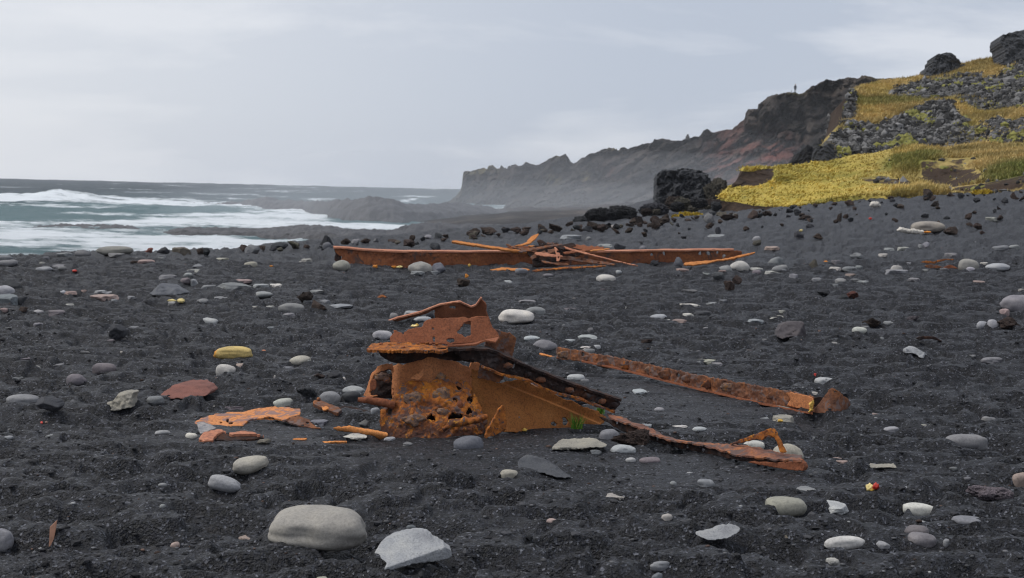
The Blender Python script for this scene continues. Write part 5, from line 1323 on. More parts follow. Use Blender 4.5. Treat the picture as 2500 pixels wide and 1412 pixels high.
R([(82, 988), (95, 972), (108, 966), (124, 974), (134, 973), (142, 982), (147, 992), (140, 1000), (130, 1009), (112, 1002), (96, 998), (86, 990)], [(110, 1000, 0, 0.002, 0), (120, 985, 0.002, -0.004, -0.01), (100, 978, -0.003, -0.005, 0.01)], 'd', 'black angular rock with a rusty edge at far left', rag=1.2, tint=1.5, rough=0.016)
R([(263, 818), (266, 806), (268, 796), (274, 789), (284, 790), (298, 796), (304, 806), (305, 818), (300, 826), (284, 832), (268, 828)], [(283, 820, 0, 0.001, 0), (276, 800, -0.004, -0.004, 0.0), (292, 800, 0.003, -0.005, 0.01), (300, 815, 0.006, 0.001, 0.0), (268, 815, -0.005, 0.002, 0)], 'd', 'black glassy faceted rock standing on open sand', rag=1.0, tint=1.2, rough=0.03)
S(18, 963, 96, 983, 'c', 'g', 'long grey cobble next to the black rock with the rusty edge')
S(161, 913, 212, 934, 'c', 'u', 'purplish domed cobble, nearer of the left pair')
S(226, 887, 284, 906, 'c', 'u', 'purplish pointed cobble, farther of the left pair')
R([(361, 718), (375, 706), (388, 694), (396, 690), (403, 690), (408, 695), (415, 691), (428, 700), (442, 706), (456, 716), (440, 720), (400, 722), (372, 722)], [(398, 715, 0.0005, -0.004, 0), (385, 705, -0.006, -0.006, 0.02), (420, 705, 0.006, -0.006, 0.03), (435, 710, 0.003, -0.012, 0.05)], 'l', 'peaked slate grey rock like a small mountain', rag=1.0, tint=1.0, rough=0.012)
S(236, 601, 325, 622, 'c', 'c', 'long flat cobble set against the surf on the crest', sink=0.1, tint=0.85)
S(183, 610, 223, 624, 'c', 'g', 'dark cobble just left of the long one on the crest', tint=0.7)
S(137, 616, 180, 627, 's', 'g', 'grey slab on the crest at left')
S(-6, 623, 31, 634, 'c', 'g', 'grey cobble on the crest at the left edge')
S(-8, 634, 43, 646, 'c', 'g', 'wide low grey cobble just below the crest at the left edge')
S(218, 641, 291, 666, 'v', 'b', 'dark brown clinkery lava lump on the sand below the long crest cobble', asp=0.6)
S(2444, 720, 2535, 762, 'c', 'g', 'big grey cobble cut by the right edge', sink=0.2)
R([(1896, 822), (1899, 806), (1906, 792), (1920, 785), (1940, 783), (1962, 784), (1967, 800), (1969, 818), (1968, 824), (1945, 824), (1928, 824), (1910, 829), (1900, 826)], [(1915, 815, -0.001, -0.004, 0), (1950, 815, 0.006, 0.000, -0.03), (1925, 790, 0, -0.018, 0.02)], 'u', 'dark blocky rock alone on the sand right of the wreck', rag=1.2, tint=0.5, rough=0.018)
S(2359, 1184, 2477, 1223, 'h', 'u', 'purplish pumice stone full of holes', asp=0.5, rot=6)
S(2301, 1061, 2410, 1088, 'c', 'g', 'long smooth grey cobble lying alone at right', asp=0.5)
S(1868, 1213, 1968, 1243, 'c', 't', 'half buried sand coloured oval cobble at lower right', tint=0.8)
S(1981, 1218, 2072, 1247, 's', 'p', 'white flat slab right of the sand coloured oval cobble', tint=1.15)
S(2012, 1308, 2112, 1340, 'c', 'w', 'white club-shaped cobble at lower right', rot=-5, sink=0.1, asp=0.4)
S(2199, 1226, 2290, 1252, 'c', 'w', 'white wedge-shaped cobble sloping down right', rot=12, asp=0.5)
S(2215, 1298, 2286, 1326, 'c', 'u', 'mauve cobble sloping down right, in front of its twin', rot=14, tint=1.3)
S(2208, 1282, 2269, 1301, 'c', 'u', 'mauve domed cobble behind its sloping twin')
S(2324, 1259, 2396, 1274, 'c', 'g', 'long grey sliver cobble right of the white wedge')
R([(2104, 1141), (2118, 1136), (2126, 1124), (2140, 1122), (2155, 1120), (2176, 1122), (2185, 1134), (2194, 1145), (2170, 1143), (2140, 1144)], [(2150, 1144, 0, 0, 0), (2150, 1140, 0, -0.006, 0.0)], 't', 'tan trapezoid slab on the sand right of the bent strap', name='stone_slab', cat='stone', rag=1.2, thick=0.25, tint=0.9)
S(2030, 1115, 2085, 1131, 's', 'k', 'pinkish flat stone left of the tan trapezoid slab')
S(2466, 1154, 2515, 1182, 'c', 'k', 'pinkish cobble cut by the right edge')
R([(1690, 1302), (1712, 1300), (1738, 1294), (1754, 1285), (1778, 1283), (1802, 1284), (1810, 1291), (1800, 1304), (1782, 1314), (1750, 1319), (1725, 1320), (1706, 1310)], [(1750, 1322, 0, -0.0030, -0.10), (1750, 1296, 0, -0.0060, -0.06)], 'p', 'pale irregular slab lying flat at lower middle', name='stone_slab', cat='stone', rag=1.4, thick=0.25, tint=0.85)
R([(1262, 1136), (1266, 1122), (1280, 1114), (1300, 1114), (1330, 1122), (1352, 1134), (1372, 1148), (1390, 1160), (1404, 1168), (1380, 1168), (1356, 1166), (1325, 1156), (1296, 1154), (1276, 1156), (1264, 1148)], [(1310, 1156, 0.0003, -0.0035, 0), (1290, 1130, -0.001, -0.006, 0.02), (1350, 1135, 0.002, -0.010, 0.04), (1340, 1165, 0, 0.004, -0.03)], 'l', 'dark slate slab with a point sloping down right', name='stone_slab', rag=1.2, thick=0.3, tint=0.62, rough=0.008)
S(1221, 1146, 1265, 1164, 'c', 't', 'cream cobble at the left end of the dark slate slab')
R([(1341, 1096), (1350, 1090), (1364, 1080), (1376, 1074), (1400, 1075), (1430, 1073), (1455, 1072), (1468, 1078), (1486, 1086), (1478, 1094), (1445, 1094), (1410, 1098), (1375, 1100), (1350, 1101)], [(1410, 1098, 0, 0.0, 0), (1410, 1092, 0, -0.008, 0.0)], 't', 'large tan layered slab below the grass tuft', name='stone_slab', cat='stone', rag=2.0, thick=0.3, tint=0.85, rough=0.010)
S(1487, 1044, 1588, 1086, 'v', 'b', 'brown and grey lava rock beside the bent strap', asp=0.7)
S(1462, 1048, 1514, 1072, 'c', 'g', 'grey cobble between the tan slab and the lava rock')
S(1490, 1085, 1553, 1104, 'c', 'p', 'bluish grey cobble below the lava rock by the strap')
S(1527, 1117, 1553, 1127, 'c', 'p', 'small pale cobble in front of the bent strap')
S(1560, 1116, 1612, 1128, 'c', 'u', 'flat mauve cobble in front of the bent strap')
S(1441, 1096, 1469, 1111, 'r', 'l', 'small dark stone touching the tan layered slab')
S(1332, 944, 1450, 994, 'h', 'l', 'dark porous stone wedged under the sloping beam', depth=hit(1390, 1002)[1] + 0.15, tint=0.9)
S(1292, 929, 1343, 953, 'r', 'k', 'brown stone glimpsed under the sloping beam', depth=hit(1390, 1002)[1] + 0.1, tint=0.6)
S(1384, 914, 1428, 926, 'c', 'p', 'flat pale cobble just behind the sloping beam')
S(1417, 925, 1439, 935, 'c', 'g', 'small grey cobble just behind the sloping beam')
S(1542, 948, 1598, 962, 's', 'p', 'flat pale stone between the beam and the long bar')
S(1693, 874, 1753, 886, 's', 't', 'thin tan slab beyond the long bar')
S(1885, 1010, 1939, 1030, 's', 't', 'cream rough slab in front of the bar\'s curled end')
S(1834, 1015, 1880, 1021, 's', 'p', 'thin pale sliver left of the cream rough slab')
S(1629, 1031, 1681, 1044, 's', 'w', 'white flat stone above the bent strap')
S(1690, 1042, 1727, 1051, 'c', 'p', 'pale flat cobble above the bent strap')
S(1568, 1032, 1593, 1045, 's', 'p', 'pale chip just behind the bent strap')
S(1988, 922, 2036, 935, 'c', 'p', 'pale cobble behind the curled end of the bar')
S(1814, 1076, 1866, 1092, 'c', 'w', 'white stone inside the triangular loop')
S(1883, 1083, 1962, 1122, 'c', 't', 'tan rounded rock under the triangular loop', depth=hit(1930, 1130)[1] + 0.05)
S(778, 955, 834, 981, 'c', 'g', 'grey egg-shaped cobble left of the wreck foot')
S(835, 955, 881, 974, 'c', 'd', 'black polished cobble beside the grey egg-shaped one', tint=1.2)
S(836, 942, 892, 957, 'c', 'p', 'speckled grey cobble behind the black polished one', tint=0.75)
S(726, 945, 776, 972, 'v', 'd', 'black lava lump left of the egg-shaped cobble')
S(667, 972, 716, 991, 'c', 'w', 'white oval cobble above the flat orange sheet')
S(541, 982, 603, 997, 's', 'u', 'mauve flat stone just behind the flat orange sheet')
S(757, 1022, 800, 1037, 's', 'l', 'slate chip at the right end of the flat orange sheet', tint=1.3)
R([(833, 1067), (848, 1062), (858, 1058), (868, 1055), (884, 1060), (899, 1066), (894, 1072), (880, 1074), (862, 1074), (850, 1070)], [(868, 1074, 0, 0, 0), (868, 1068, 0, -0.008, 0)], 'w', 'white jagged slab against the orange rolled scrap', name='stone_slab', cat='stone', rag=1.5, thick=0.3, tint=0.95, depth=hit(866, 1078)[1])
S(938, 1065, 966, 1076, 's', 'p', 'small pale slab at the foot of the pitted plate')
S(453, 1057, 482, 1069, 'c', 'w', 'small white cobble at the left tip of the flat orange sheet')
S(875, 1023, 904, 1044, 'r', 'g', 'grey angular stone under the dark leaning plate', tint=0.8)
S(905, 995, 929, 1010, 'c', 'p', 'small pale cobble at the left foot of the wreck')
S(625, 1069, 662, 1086, 'r', 'm', 'brown stone on the sand below the flat orange sheet')
S(528, 889, 576, 910, 'c', 'w', 'cream pointed cobble in front of the yellow one')
S(573, 884, 623, 899, 's', 'k', 'tan flat stone right of the cream pointed cobble')
S(706, 868, 760, 884, 'c', 't', 'cream flat cobble left of the wreck', rot=-6)
S(908, 807, 960, 824, 'c', 'p', 'pale grey cobble just behind the wreck\'s orange rim')
S(800, 906, 834, 924, 'r', 'd', 'dark shard with a sharp edge left of the wreck')
S(764, 910, 794, 926, 'v', 'b', 'brown crumbly lump left of the dark shard')
S(834, 921, 844, 927, 'c', 'w', 'tiny white pebble right of the dark shard')
S(668, 916, 674, 923, 'c', 'w', 'tiny white pebble alone below the cream flat cobble')
S(951, 764, 972, 777, 'c', 'g', 'grey cobble behind the twisted strip, leftmost of four')
S(982, 757, 1031, 772, 's', 'p', 'pale slab behind the twisted strip')
S(1040, 761, 1060, 775, 'c', 'd', 'dark cobble behind the twisted strip')
S(1009, 773, 1055, 784, 'c', 'p', 'flat pale cobble under the twisted strip')
S(1278, 820, 1319, 829, 'c', 'p', 'flat bluish cobble behind the upright rear plate')
S(1300, 829, 1361, 851, 'c', 'g', 'grey cobble at the far end of the long bar')
S(1410, 816, 1458, 827, 's', 'p', 'pale bar-shaped stone beyond the long bar')
S(1380, 827, 1405, 836, 's', 'p', 'small pale stone left of the bar-shaped one')
S(1415, 845, 1446, 852, 's', 'w', 'thin white stone just behind the long bar')
S(1447, 842, 1467, 851, 'c', 'p', 'small pale cobble right of the thin white stone')
S(1423, 851, 1454, 861, 'c', 'g', 'grey low cobble behind the long bar')
S(1431, 799, 1450, 812, 'r', 'g', 'small grey angular stone on open sand beyond the bar')
S(1564, 827, 1593, 838, 'v', 'b', 'small brown lava stone beyond the middle of the bar')
S(1587, 767, 1629, 776, 'c', 'p', 'pale flat cobble stacked behind a white slab')
S(1586, 776, 1637, 782, 's', 'w', 'thin white slab in front of a pale cobble')
S(1661, 741, 1710, 747, 's', 'w', 'long thin white slab right of the middle')
S(1723, 738, 1759, 744, 's', 'p', 'thin pale slab right of the long thin white one')
S(1666, 764, 1693, 772, 's', 'w', 'white slab at the end of a dark one')
S(1692, 758, 1741, 767, 's', 'd', 'dark thin slab touching a white one')
S(1710, 797, 1730, 804, 's', 'p', 'small pale chip left of the dark blocky rock')
S(1257, 655, 1290, 666, 'c', 'g', 'grey cobble on the strips before the girder')
S(1325, 668, 1351, 674, 'c', 'g', 'low grey cobble in front of the girder strips')
S(1230, 684, 1252, 690, 's', 'p', 'small pale flat stone before the girder')
S(1455, 670, 1504, 684, 'c', 'w', 'white domed cobble in front of the girder')
S(1503, 660, 1519, 667, 'c', 'p', 'small pale stone in front of the pinkish strip\'s end')
S(1650, 655, 1682, 662, 's', 'k', 'pinkish flat stone before the right half of the girder')
S(1738, 660, 1769, 685, 'r', 'l', 'slate wedge leaning right, near two brown lava rocks', rot=20, tint=0.6)
S(1766, 685, 1794, 710, 'v', 'b', 'nearer one of a pair of reddish brown lava rocks', tint=1.2)
S(1787, 672, 1812, 694, 'v', 'b', 'farther one of a pair of reddish brown lava rocks', tint=1.2)
S(1513, 745, 1536, 752, 's', 'w', 'white triangular chip on open sand')
S(1264, 731, 1308, 738, 's', 'g', 'grey thin slab beyond the white cobble')
S(1375, 751, 1408, 758, 's', 'u', 'mauve flat stone beyond the white cobble')
S(812, 635, 856, 656, 'c', 'c', 'sand grey cobble leaning on the girder\'s left end')
S(996, 638, 1056, 663, 'c', 'c', 'large sand grey cobble tapering right, in front of the girder', rot=7)
S(1054, 641, 1090, 667, 'r', 'l', 'dark cracked rock touching the tapering cobble')
S(1001, 661, 1039, 669, 's', 'g', 'grey flat stone below the tapering cobble')
S(1049, 660, 1074, 669, 's', 'g', 'small grey slab below the dark cracked rock')
S(1115, 679, 1148, 700, 'v', 'b', 'brown lava rock with an orange scrap on top')
R([(780, 597), (786, 588), (791, 577), (796, 573), (802, 578), (808, 588), (813, 598), (800, 602), (786, 602)], [(796, 598, -0.01, 0, 0), (800, 590, 0.02, 0, 0)], 'd', 'black pyramid-shaped rock on the crest left of the girder', rag=0.8, tint=0.8, step=1.0)
S(787, 591, 810, 605, 'c', 'l', 'slate stone at the foot of the black pyramid')
S(724, 712, 764, 739, 'v', 'b', 'upper dark lava lump of the pair left of the wreck', tint=0.7)
S(759, 732, 806, 759, 'v', 'b', 'lower brown lava lump of the pair left of the wreck')
S(679, 739, 744, 758, 'c', 'g', 'grey cobble sloping right, beside two lava lumps', rot=4)
S(490, 774, 534, 789, 'c', 'p', 'pale blue-grey cobble tilted down right', rot=14)
S(530, 686, 622, 706, 's', 'g', 'long grey slab tilted down right', rot=8, asp=0.4)
S(515, 700, 541, 714, 'v', 'b', 'brown stone under the left end of the long grey slab')
S(617, 692, 656, 701, 's', 'p', 'pale slab at the right end of the long grey one')
S(656, 692, 696, 702, 's', 'w', 'whitish angular slab, second one right of the long grey slab')
S(223, 717, 289, 731, 's', 'k', 'pinkish flat stone at left')
S(230, 708, 259, 715, 's', 'p', 'pale slab behind the pinkish flat stone')
S(259, 710, 289, 720, 's', 'p', 'bluish pale slab behind the right end of the pinkish stone')
S(-10, 697, 37, 718, 'c', 'p', 'pale rounded cobble cut by the left edge')
S(13, 682, 55, 711, 'r', 'd', 'dark ragged rock behind the pale cobble at the left edge')
S(-15, 716, 50, 742, 's', 'l', 'slate slab cut by the left edge', tint=1.2)
S(41, 723, 69, 746, 'r', 'd', 'dark rock at the right end of the slate slab on the left edge')
S(45, 748, 67, 762, 'r', 'b', 'brown stone near the left edge')
S(598, 596, 636, 619, 'r', 'g', 'grey pyramid-like rock among crest stones', tint=0.9)
S(2224, 540, 2306, 566, 'c', 't', 'large pale domed boulder on the far right sand', sink=0.2, tint=0.85, seed=6)
S(2339, 632, 2390, 658, 'c', 'c', 'tall oval cobble beside the small scrap pile', rot=14, tint=0.9)
S(2359, 652, 2381, 661, 'c', 'p', 'small pale cobble at the foot of the tall oval one')
S(2406, 643, 2468, 656, 'c', 'p', 'long pale cobble right of the tall oval one')
S(2391, 640, 2410, 645, 's', 'w', 'white chip between the tall oval cobble and the long pale one')
S(2434, 774, 2496, 805, 'v', 'b', 'brown lava boulder by the right edge', tint=0.8)
S(2410, 780, 2440, 799, 'c', 'p', 'pale cobble touching the brown lava boulder')
S(2384, 784, 2413, 800, 'c', 'p', 'pale grey cobble, second one left of the brown lava boulder')
S(2438, 753, 2464, 768, 's', 'k', 'reddish crumbling stone below the big cobble at the right edge')
R([(2206, 862), (2212, 850), (2222, 845), (2236, 848), (2250, 856), (2264, 864), (2268, 870), (2256, 876), (2244, 874), (2236, 866), (2220, 864)], [(2240, 870, 0, -0.002, 0), (2230, 855, 0, -0.009, 0.0), (2255, 868, 0.004, 0, 0)], 'p', 'pale rough slab alone at right, sloping down right', name='stone_slab', cat='stone', rag=1.4, thick=0.4, rough=0.016)
S(2065, 711, 2096, 730, 'v', 'r', 'reddish lava stone right of a dark shard', tint=0.4)
S(2044, 718, 2072, 732, 'r', 'd', 'dark shard touching the reddish lava stone')
S(1995, 708, 2028, 721, 'v', 'd', 'low black lava stone left of the dark shard')
S(2100, 774, 2153, 802, 'v', 'b', 'dark brown ridge-shaped lava rock at right')
S(2080, 798, 2116, 810, 'c', 'w', 'white oval cobble in front of the ridge-shaped lava rock')
S(2210, 771, 2244, 786, 'v', 'u', 'mauve lava stone at right', tint=0.7)
S(1968, 633, 1997, 655, 'r', 'm', 'dark cube-like stone right of the girder cobbles', tint=0.4)
S(1782, 637, 1830, 656, 'c', 'w', 'white cobble at the right end of the girder', tint=0.85)
S(1629, 617, 1660, 640, 'r', 'd', 'black rock lying against the girder\'s right half', tint=1.3)
S(1643, 627, 1667, 650, 'r', 'l', 'slate rock below the black one at the girder')
S(1660, 612, 1694, 638, 'r', 't', 'cream rock propped against the girder')
S(1590, 533, 1614, 560, 'v', 'b', 'tall brown lava stone standing beyond the girder')
S(1746, 554, 1761, 573, 'r', 'd', 'small black stone standing upright beyond the girder')
S(1837, 585, 1859, 599, 'r', 'm', 'dark stone carrying a grey one, beyond the girder\'s end', tint=0.45)
S(1837, 577, 1857, 587, 'c', 'p', 'grey stone balanced on a dark one beyond the girder\'s end', depth=hit(1848, 599)[1] + 0.25)
S(2253, 461, 2280, 486, 'v', 'b', 'brown boulder at the grass edge on the right')
S(2252, 590, 2270, 604, 'r', 'p', 'pale upright stone at right, beyond the small scrap pile')
S(2302, 553, 2338, 572, 'v', 'b', 'brown lava rock right of the pale domed boulder')
R([(1598, 508), (1601, 480), (1602, 445), (1604, 424), (1614, 415), (1640, 414), (1662, 411), (1690, 413), (1714, 416), (1728, 424), (1736, 442), (1739, 470), (1748, 508)], [(1650, 470, -0.006, -0.004, 0), (1715, 470, 0.022, -0.002, -0.6), (1660, 432, 0.0, -0.05, -0.5), (1610, 460, -0.05, -0.004, -0.6)], 'l', 'massive dark lava block standing at the foot of the headland', mat=M_FARLAVA, name='lava_rock', cat='boulder', depth=68, tint=0.85, rag=2.4, thick=0.8, rough=0.034, step=1.3)
S(1716, 432, 1782, 502, 'b', 'm', 'lichen-spotted lava rock at the right side of the massive block', depth=67, mat=M_FARLAVA, tint=1.0, seed=24)
S(1424, 506, 1506, 548, 'b', 'd', 'left half of the black lava mound on the beach crest', depth=50, mat=M_FARLAVA, tint=1.0)
S(1474, 500, 1560, 548, 'b', 'd', 'right half of the black lava mound on the beach crest', depth=51, mat=M_FARLAVA, tint=0.9)
S(1396, 527, 1436, 552, 'b', 'd', 'low black rock at the left foot of the lava mound', depth=49.5, mat=M_FARLAVA)
S(1556, 494, 1634, 532, 'b', 'l', 'dark jumbled lava rock right of the black mound', depth=54, mat=M_FARLAVA, tint=0.6)
S(1620, 478, 1678, 524, 'b', 'b', 'brown lava rock in front of the massive block', depth=61, mat=M_FARLAVA, tint=1.1)
S(1665, 484, 1720, 514, 'b', 'l', 'slate coloured rock slope under the massive block', depth=62, mat=M_FARLAVA, tint=0.8)
S(1680, 502, 1745, 522, 'b', 'm', 'brown low mound beside the turf edge', depth=58, mat=M_FARLAVA, tint=0.8)
S(1735, 492, 1765, 516, 'b', 'd', 'dark rock at the tip of the turf edge', depth=50, mat=M_FARLAVA)
R([(1928, 404), (1938, 386), (1950, 372), (1962, 362), (1972, 352), (1984, 358), (1992, 372), (1998, 404)], [(1962, 385, -0.02, -0.01, 0), (1980, 380, 0.025, -0.02, 0), (1970, 362, 0, -0.05, -0.1)], 'd', 'dark lava rock behind the turf terrace, left one', mat=M_FARLAVA, name='lava_rock', cat='boulder', depth=70, tint=1.3, rag=2.2, thick=0.8, rough=0.035, step=1.2)
R([(1980, 404), (1986, 376), (1994, 354), (2008, 357), (2020, 350), (2036, 350), (2042, 404)], [(2005, 385, -0.02, -0.01, 0), (2025, 380, 0.02, -0.02, 0), (2010, 362, 0, -0.05, -0.1)], 'l', 'dark lava rock behind the turf terrace, against the hillside', mat=M_FARLAVA, name='lava_rock', cat='boulder', depth=69, tint=0.7, rag=2.2, thick=0.8, rough=0.035, step=1.2)
R([(2258, 194), (2261, 172), (2270, 161), (2275, 158), (2280, 146), (2286, 132), (2298, 129), (2316, 127), (2328, 131), (2337, 138), (2344, 150), (2347, 164), (2352, 178), (2358, 194)], [(2290, 165, -0.02, -0.008, 0), (2325, 160, 0.024, -0.01, 0), (2305, 142, 0, -0.06, -0.3)], 'l', 'rounded lava boulder standing out on the hill skyline', mat=M_FARLAVA, name='lava_rock', cat='boulder', depth=95, tint=0.8, rag=2.4, thick=0.8, rough=0.034, step=1.2)
S(2342, 156, 2360, 180, 'b', 'l', 'small rock just right of the skyline boulder', depth=96, mat=M_FARLAVA, tint=0.7)
R([(2446, 160), (2452, 140), (2448, 118), (2443, 98), (2446, 84), (2470, 79), (2500, 71), (2540, 64), (2600, 58), (2610, 160)], [(2470, 120, -0.012, -0.004, 0), (2520, 95, 0.004, -0.03, 0.1)], 'l', 'dark crag jutting from the hilltop at the right edge', mat=M_FARLAVA, name='lava_rock', cat='boulder', depth=92, tint=0.8, rag=2.4, thick=0.6, rough=0.02, step=1.5)
for k in range(16):
    x = 1556 + 190 * rng.random(); y = np.interp(x, [1556, 1640, 1750], [536, 528, 516]) - 22 * rng.random(); w = 20 + 26 * rng.random(); h = w * (0.45 + 0.3 * rng.random())
    S(x, y - h, x + w, y, 'b', rng.choice(['d', 'l', 'b', 'm']), None, depth=52 + 6 * rng.random(), mat=M_FARLAVA, tint=0.55 + 0.4 * rng.random(), group='jumbled lava rocks at the foot of the massive block')
# -- the smaller ones: (outline box, kind, colour)
for q in """318 636 338 645 v b|333 633 380 642 s k|355 605 374 616 v r|383 602 415 622 r d|420 602 466 619 s m|480 605 498 622 v b|496 606 514 624 v d|527 629 559 636 s t|595 639 630 650 c t|583 597 604 612 v b
454 657 513 665 s w|470 645 497 652 c g|448 666 470 673 c p|386 670 430 681 s g|440 678 466 688 c u|465 681 488 695 s p|493 695 527 704 s p|145 708 161 718 r p|310 722 330 729 s p|0 752 19 760 c k|79 756 106 765 c p|119 755 159 769 s u|410 736 429 744 c w|480 729 509 739 c p|525 722 562 730 s p|586 747 635 753 s w|159 740 184 749 s w|624 711 653 721 c p
31 870 76 881 s u|75 891 98 902 s w|114 886 154 894 s g|625 712 666 722 c p|756 707 791 714 s p|780 731 808 739 s p|804 741 862 749 s p|647 746 670 752 s w|690 764 722 771 c g|652 797 670 805 s p|130 645 169 651 s p|88 651 128 660 c p|143 650 164 658 c g|660 591 704 609 r d|704 588 731 606 v b
11 1064 33 1071 c p|11 1046 36 1052 s p|114 1059 137 1065 s p|378 1050 416 1060 c p|580 1303 626 1320 s k|416 1323 440 1335 c k|383 1179 408 1187 c p|389 1231 405 1240 c g|-20 1291 35 1328 c p|982 1279 1023 1293 c l|754 1402 802 1424 s w|982 1078 1008 1089 s g|1477 1200 1535 1215 s w|1614 1254 1642 1269 c w|1331 1264 1361 1279 s k|1585 1367 1638 1386 c p|1588 1398 1618 1420 c l
1702 1170 1744 1188 c p|1635 1175 1652 1184 c p|1942 1185 1992 1199 s p|2129 1321 2174 1336 c p|2017 1360 2049 1379 s w|2210 1185 2249 1193 s p|2302 1316 2318 1330 c p|1893 1292 1943 1308 s m|2396 872 2447 884 c g|2396 1017 2430 1028 c g|2156 1041 2195 1052 c p|1687 625 1730 638 s d|1756 617 1779 634 r g|1779 616 1804 629 r l|1585 634 1611 649 v d
1754 648 1788 662 c p|1875 627 1915 643 c g|1883 647 1925 663 c g|1826 653 1863 659 s w|1865 660 1908 668 s w|1836 659 1858 670 c u|1866 601 1905 609 s k|1456 595 1498 603 s p|1498 593 1530 610 r d|1560 600 1580 610 c g|1366 573 1420 582 s p|1430 578 1445 586 s p|1726 572 1800 580 s p
2023 651 2055 659 s w|2055 651 2094 661 c g|2088 648 2107 656 c g|2030 634 2056 644 s u|2074 616 2108 630 r g|2158 656 2217 668 s p|2174 648 2203 660 c w|2305 617 2342 630 s g|2422 599 2461 609 c g|2462 598 2489 607 c g|2241 596 2252 604 s p|2158 605 2184 611 s p|2186 602 2219 611 s w|1825 778 1863 788 s p|1866 769 1915 776 s w|1981 678 2007 686 c p|2038 679 2067 688 c g|2249 657 2273 665 c g
2249 522 2268 531 v d|2302 527 2320 535 v d|2270 490 2295 503 v b|1967 546 1988 559 r d|1970 533 1988 542 v b|2042 520 2056 541 v b|2061 487 2085 504 v b|2081 504 2092 512 v b|1938 564 1962 581 r d|1983 570 2007 582 v b|1948 525 1982 535 v b|1919 524 1931 533 v d|2432 503 2446 515 v b|2434 525 2450 536 v b|2404 530 2433 538 s w|2375 482 2394 495 v d|2444 481 2462 495 r d|2358 542 2376 553 v b|2376 544 2397 560 v b|2392 563 2406 572 v b|2189 498 2208 509 r b|2171 484 2187 495 r d|2273 538 2294 549 v b
1431 543 1453 560 v b|1718 519 1746 544 r g|1722 543 1746 557 v b|1758 523 1796 537 v b|1825 512 1851 532 r b|1858 514 1885 527 v b|1491 549 1513 556 s w|1542 530 1560 546 v b|831 582 857 598 v b|857 583 879 596 r g|880 582 905 594 v b|910 582 926 592 v g|944 584 976 592 v b|999 574 1014 588 v b|1035 572 1057 583 r g|1025 578 1038 588 v d|1061 568 1079 581 r d|1079 572 1096 581 v b|1138 563 1171 576 v b|1172 554 1214 572 v b|1223 556 1246 570 v d|1246 554 1273 569 v b|1273 554 1297 565 v b|1313 547 1340 562 v b|1340 545 1375 564 v b|1380 540 1400 553 v b|1049 592 1076 611 r d""".replace('\n', '|').split('|'):
    a = q.split()
    S(float(a[0]), float(a[1]), float(a[2]), float(a[3]), a[4], a[5])

# lava crumbs strewn on the right below the turf; nothing tells one from the next
for k in range(75):
    x = 1460 + 1040 * rng.random(); top = np.interp(x, [1460, 1600, 1760, 1950, 2100, 2250, 2500], [556, 545, 518, 508, 492, 484, 470])
    y = top + 62 * rng.random() ** 3 + 1
    w = 7 + 13 * rng.random() ** 2; h = w * (0.5 + 0.35 * rng.random())
    S(x, y - h, x + w, y, 'v', 'b' if rng.random() < 0.6 else 'd', None, group='lava stones strewn below the turf', tint=0.6 + 0.5 * rng.random())
for k in range(64):
    x = 1290 + 500 * rng.random() if k < 44 else 560 + 730 * rng.random()
    y = np.interp(x, [560, 800, 1000, 1300, 1450, 1600, 1760], [612, 598, 585, 566, 556, 542, 526]) + 5 + rng.normal() * 5
    w = 10 + 20 * rng.random() ** 1.6; h = w * (0.45 + 0.35 * rng.random())
    S(x, y - h, x + w, y, 'v', rng.choice(['b', 'b', 'd', 'm']), None, group='lava stones along the crest of the beach', tint=0.6 + 0.6 * rng.random())
for k in range(40):
    x = 2500 * rng.random(); y = 660 + 740 * rng.random() ** 1.3
    if 880 < x < 1540 and 740 < y < 1090: continue
    w = 8 + 20 * rng.random() ** 2; h = w * (0.25 + 0.2 * rng.random())
    S(x, y - h, x + w, y, 'c' if rng.random() < 0.5 else 's', rng.choice(['p', 'g', 'u', 'p', 'w']), None, group='small pale pebbles in the sand', tint=0.55 + 0.4 * rng.random())

for k in range(64):
    x = 2500 * rng.random(); y = 625 + 420 * rng.random() ** 1.5
    if 820 < x < 1560 and 560 < y < 1090: continue
    w = 16 + 26 * rng.random() ** 1.5; h = 3.5 + 0.12 * w
    S(x, y - h, x + w, y, 's', rng.choice(['p', 'w', 'g', 'p', 'k']), None, tint=0.7 + 0.35 * rng.random(), group='thin pale stone chips on the sand')

# ---- a label of its own for every stone that has none
LM = [('the biggest cobble', 780, 1335), ('the pale pointed slab', 1005, 1385), ('the yellow cobble', 569, 873), ('the red rock', 445, 970), ('the flat orange sheet', 600, 1040), ('the wreck', 1120, 1070), ('the white cobble', 1260, 789), ('the long bar', 1600, 920),
      ('the bent strap', 1750, 1100), ('the curled bar end', 2030, 1008), ('the left half of the girder', 930, 650), ('the scrap heap', 1340, 645), ('the right end of the girder', 1812, 630), ('the holed pumice', 2418, 1222), ('the tan trapezoid slab', 2148, 1145), ('the dark blocky rock', 1930, 827),
      ('the big cobble at the right edge', 2485, 760), ('the black faceted rock', 283, 832), ('the peaked grey rock', 407, 718), ('the long crest cobble', 280, 622), ('the lava lump below the crest', 255, 665), ('the dark slate slab', 1332, 1169), ('the pale slab at lower middle', 1746, 1320), ('the white club-shaped cobble', 2062, 1340),
      ('the pale domed boulder', 2265, 564), ('the small scrap pile', 2295, 660), ('the black lava mound', 1490, 545), ('the massive lava block', 1672, 506), ('the black pyramid rock', 797, 598), ('the wooden peg', 124, 1327), ('the long grey slab', 576, 705), ('the tapering cobble', 1026, 662), ('the grass edge boulder', 2266, 486), ('the lava rock pair', 1790, 705), ('the ridge-shaped lava rock', 2126, 801), ('the tall brown lava stone', 1602, 560), ('the turf tip', 1780, 508)]
seen = {}
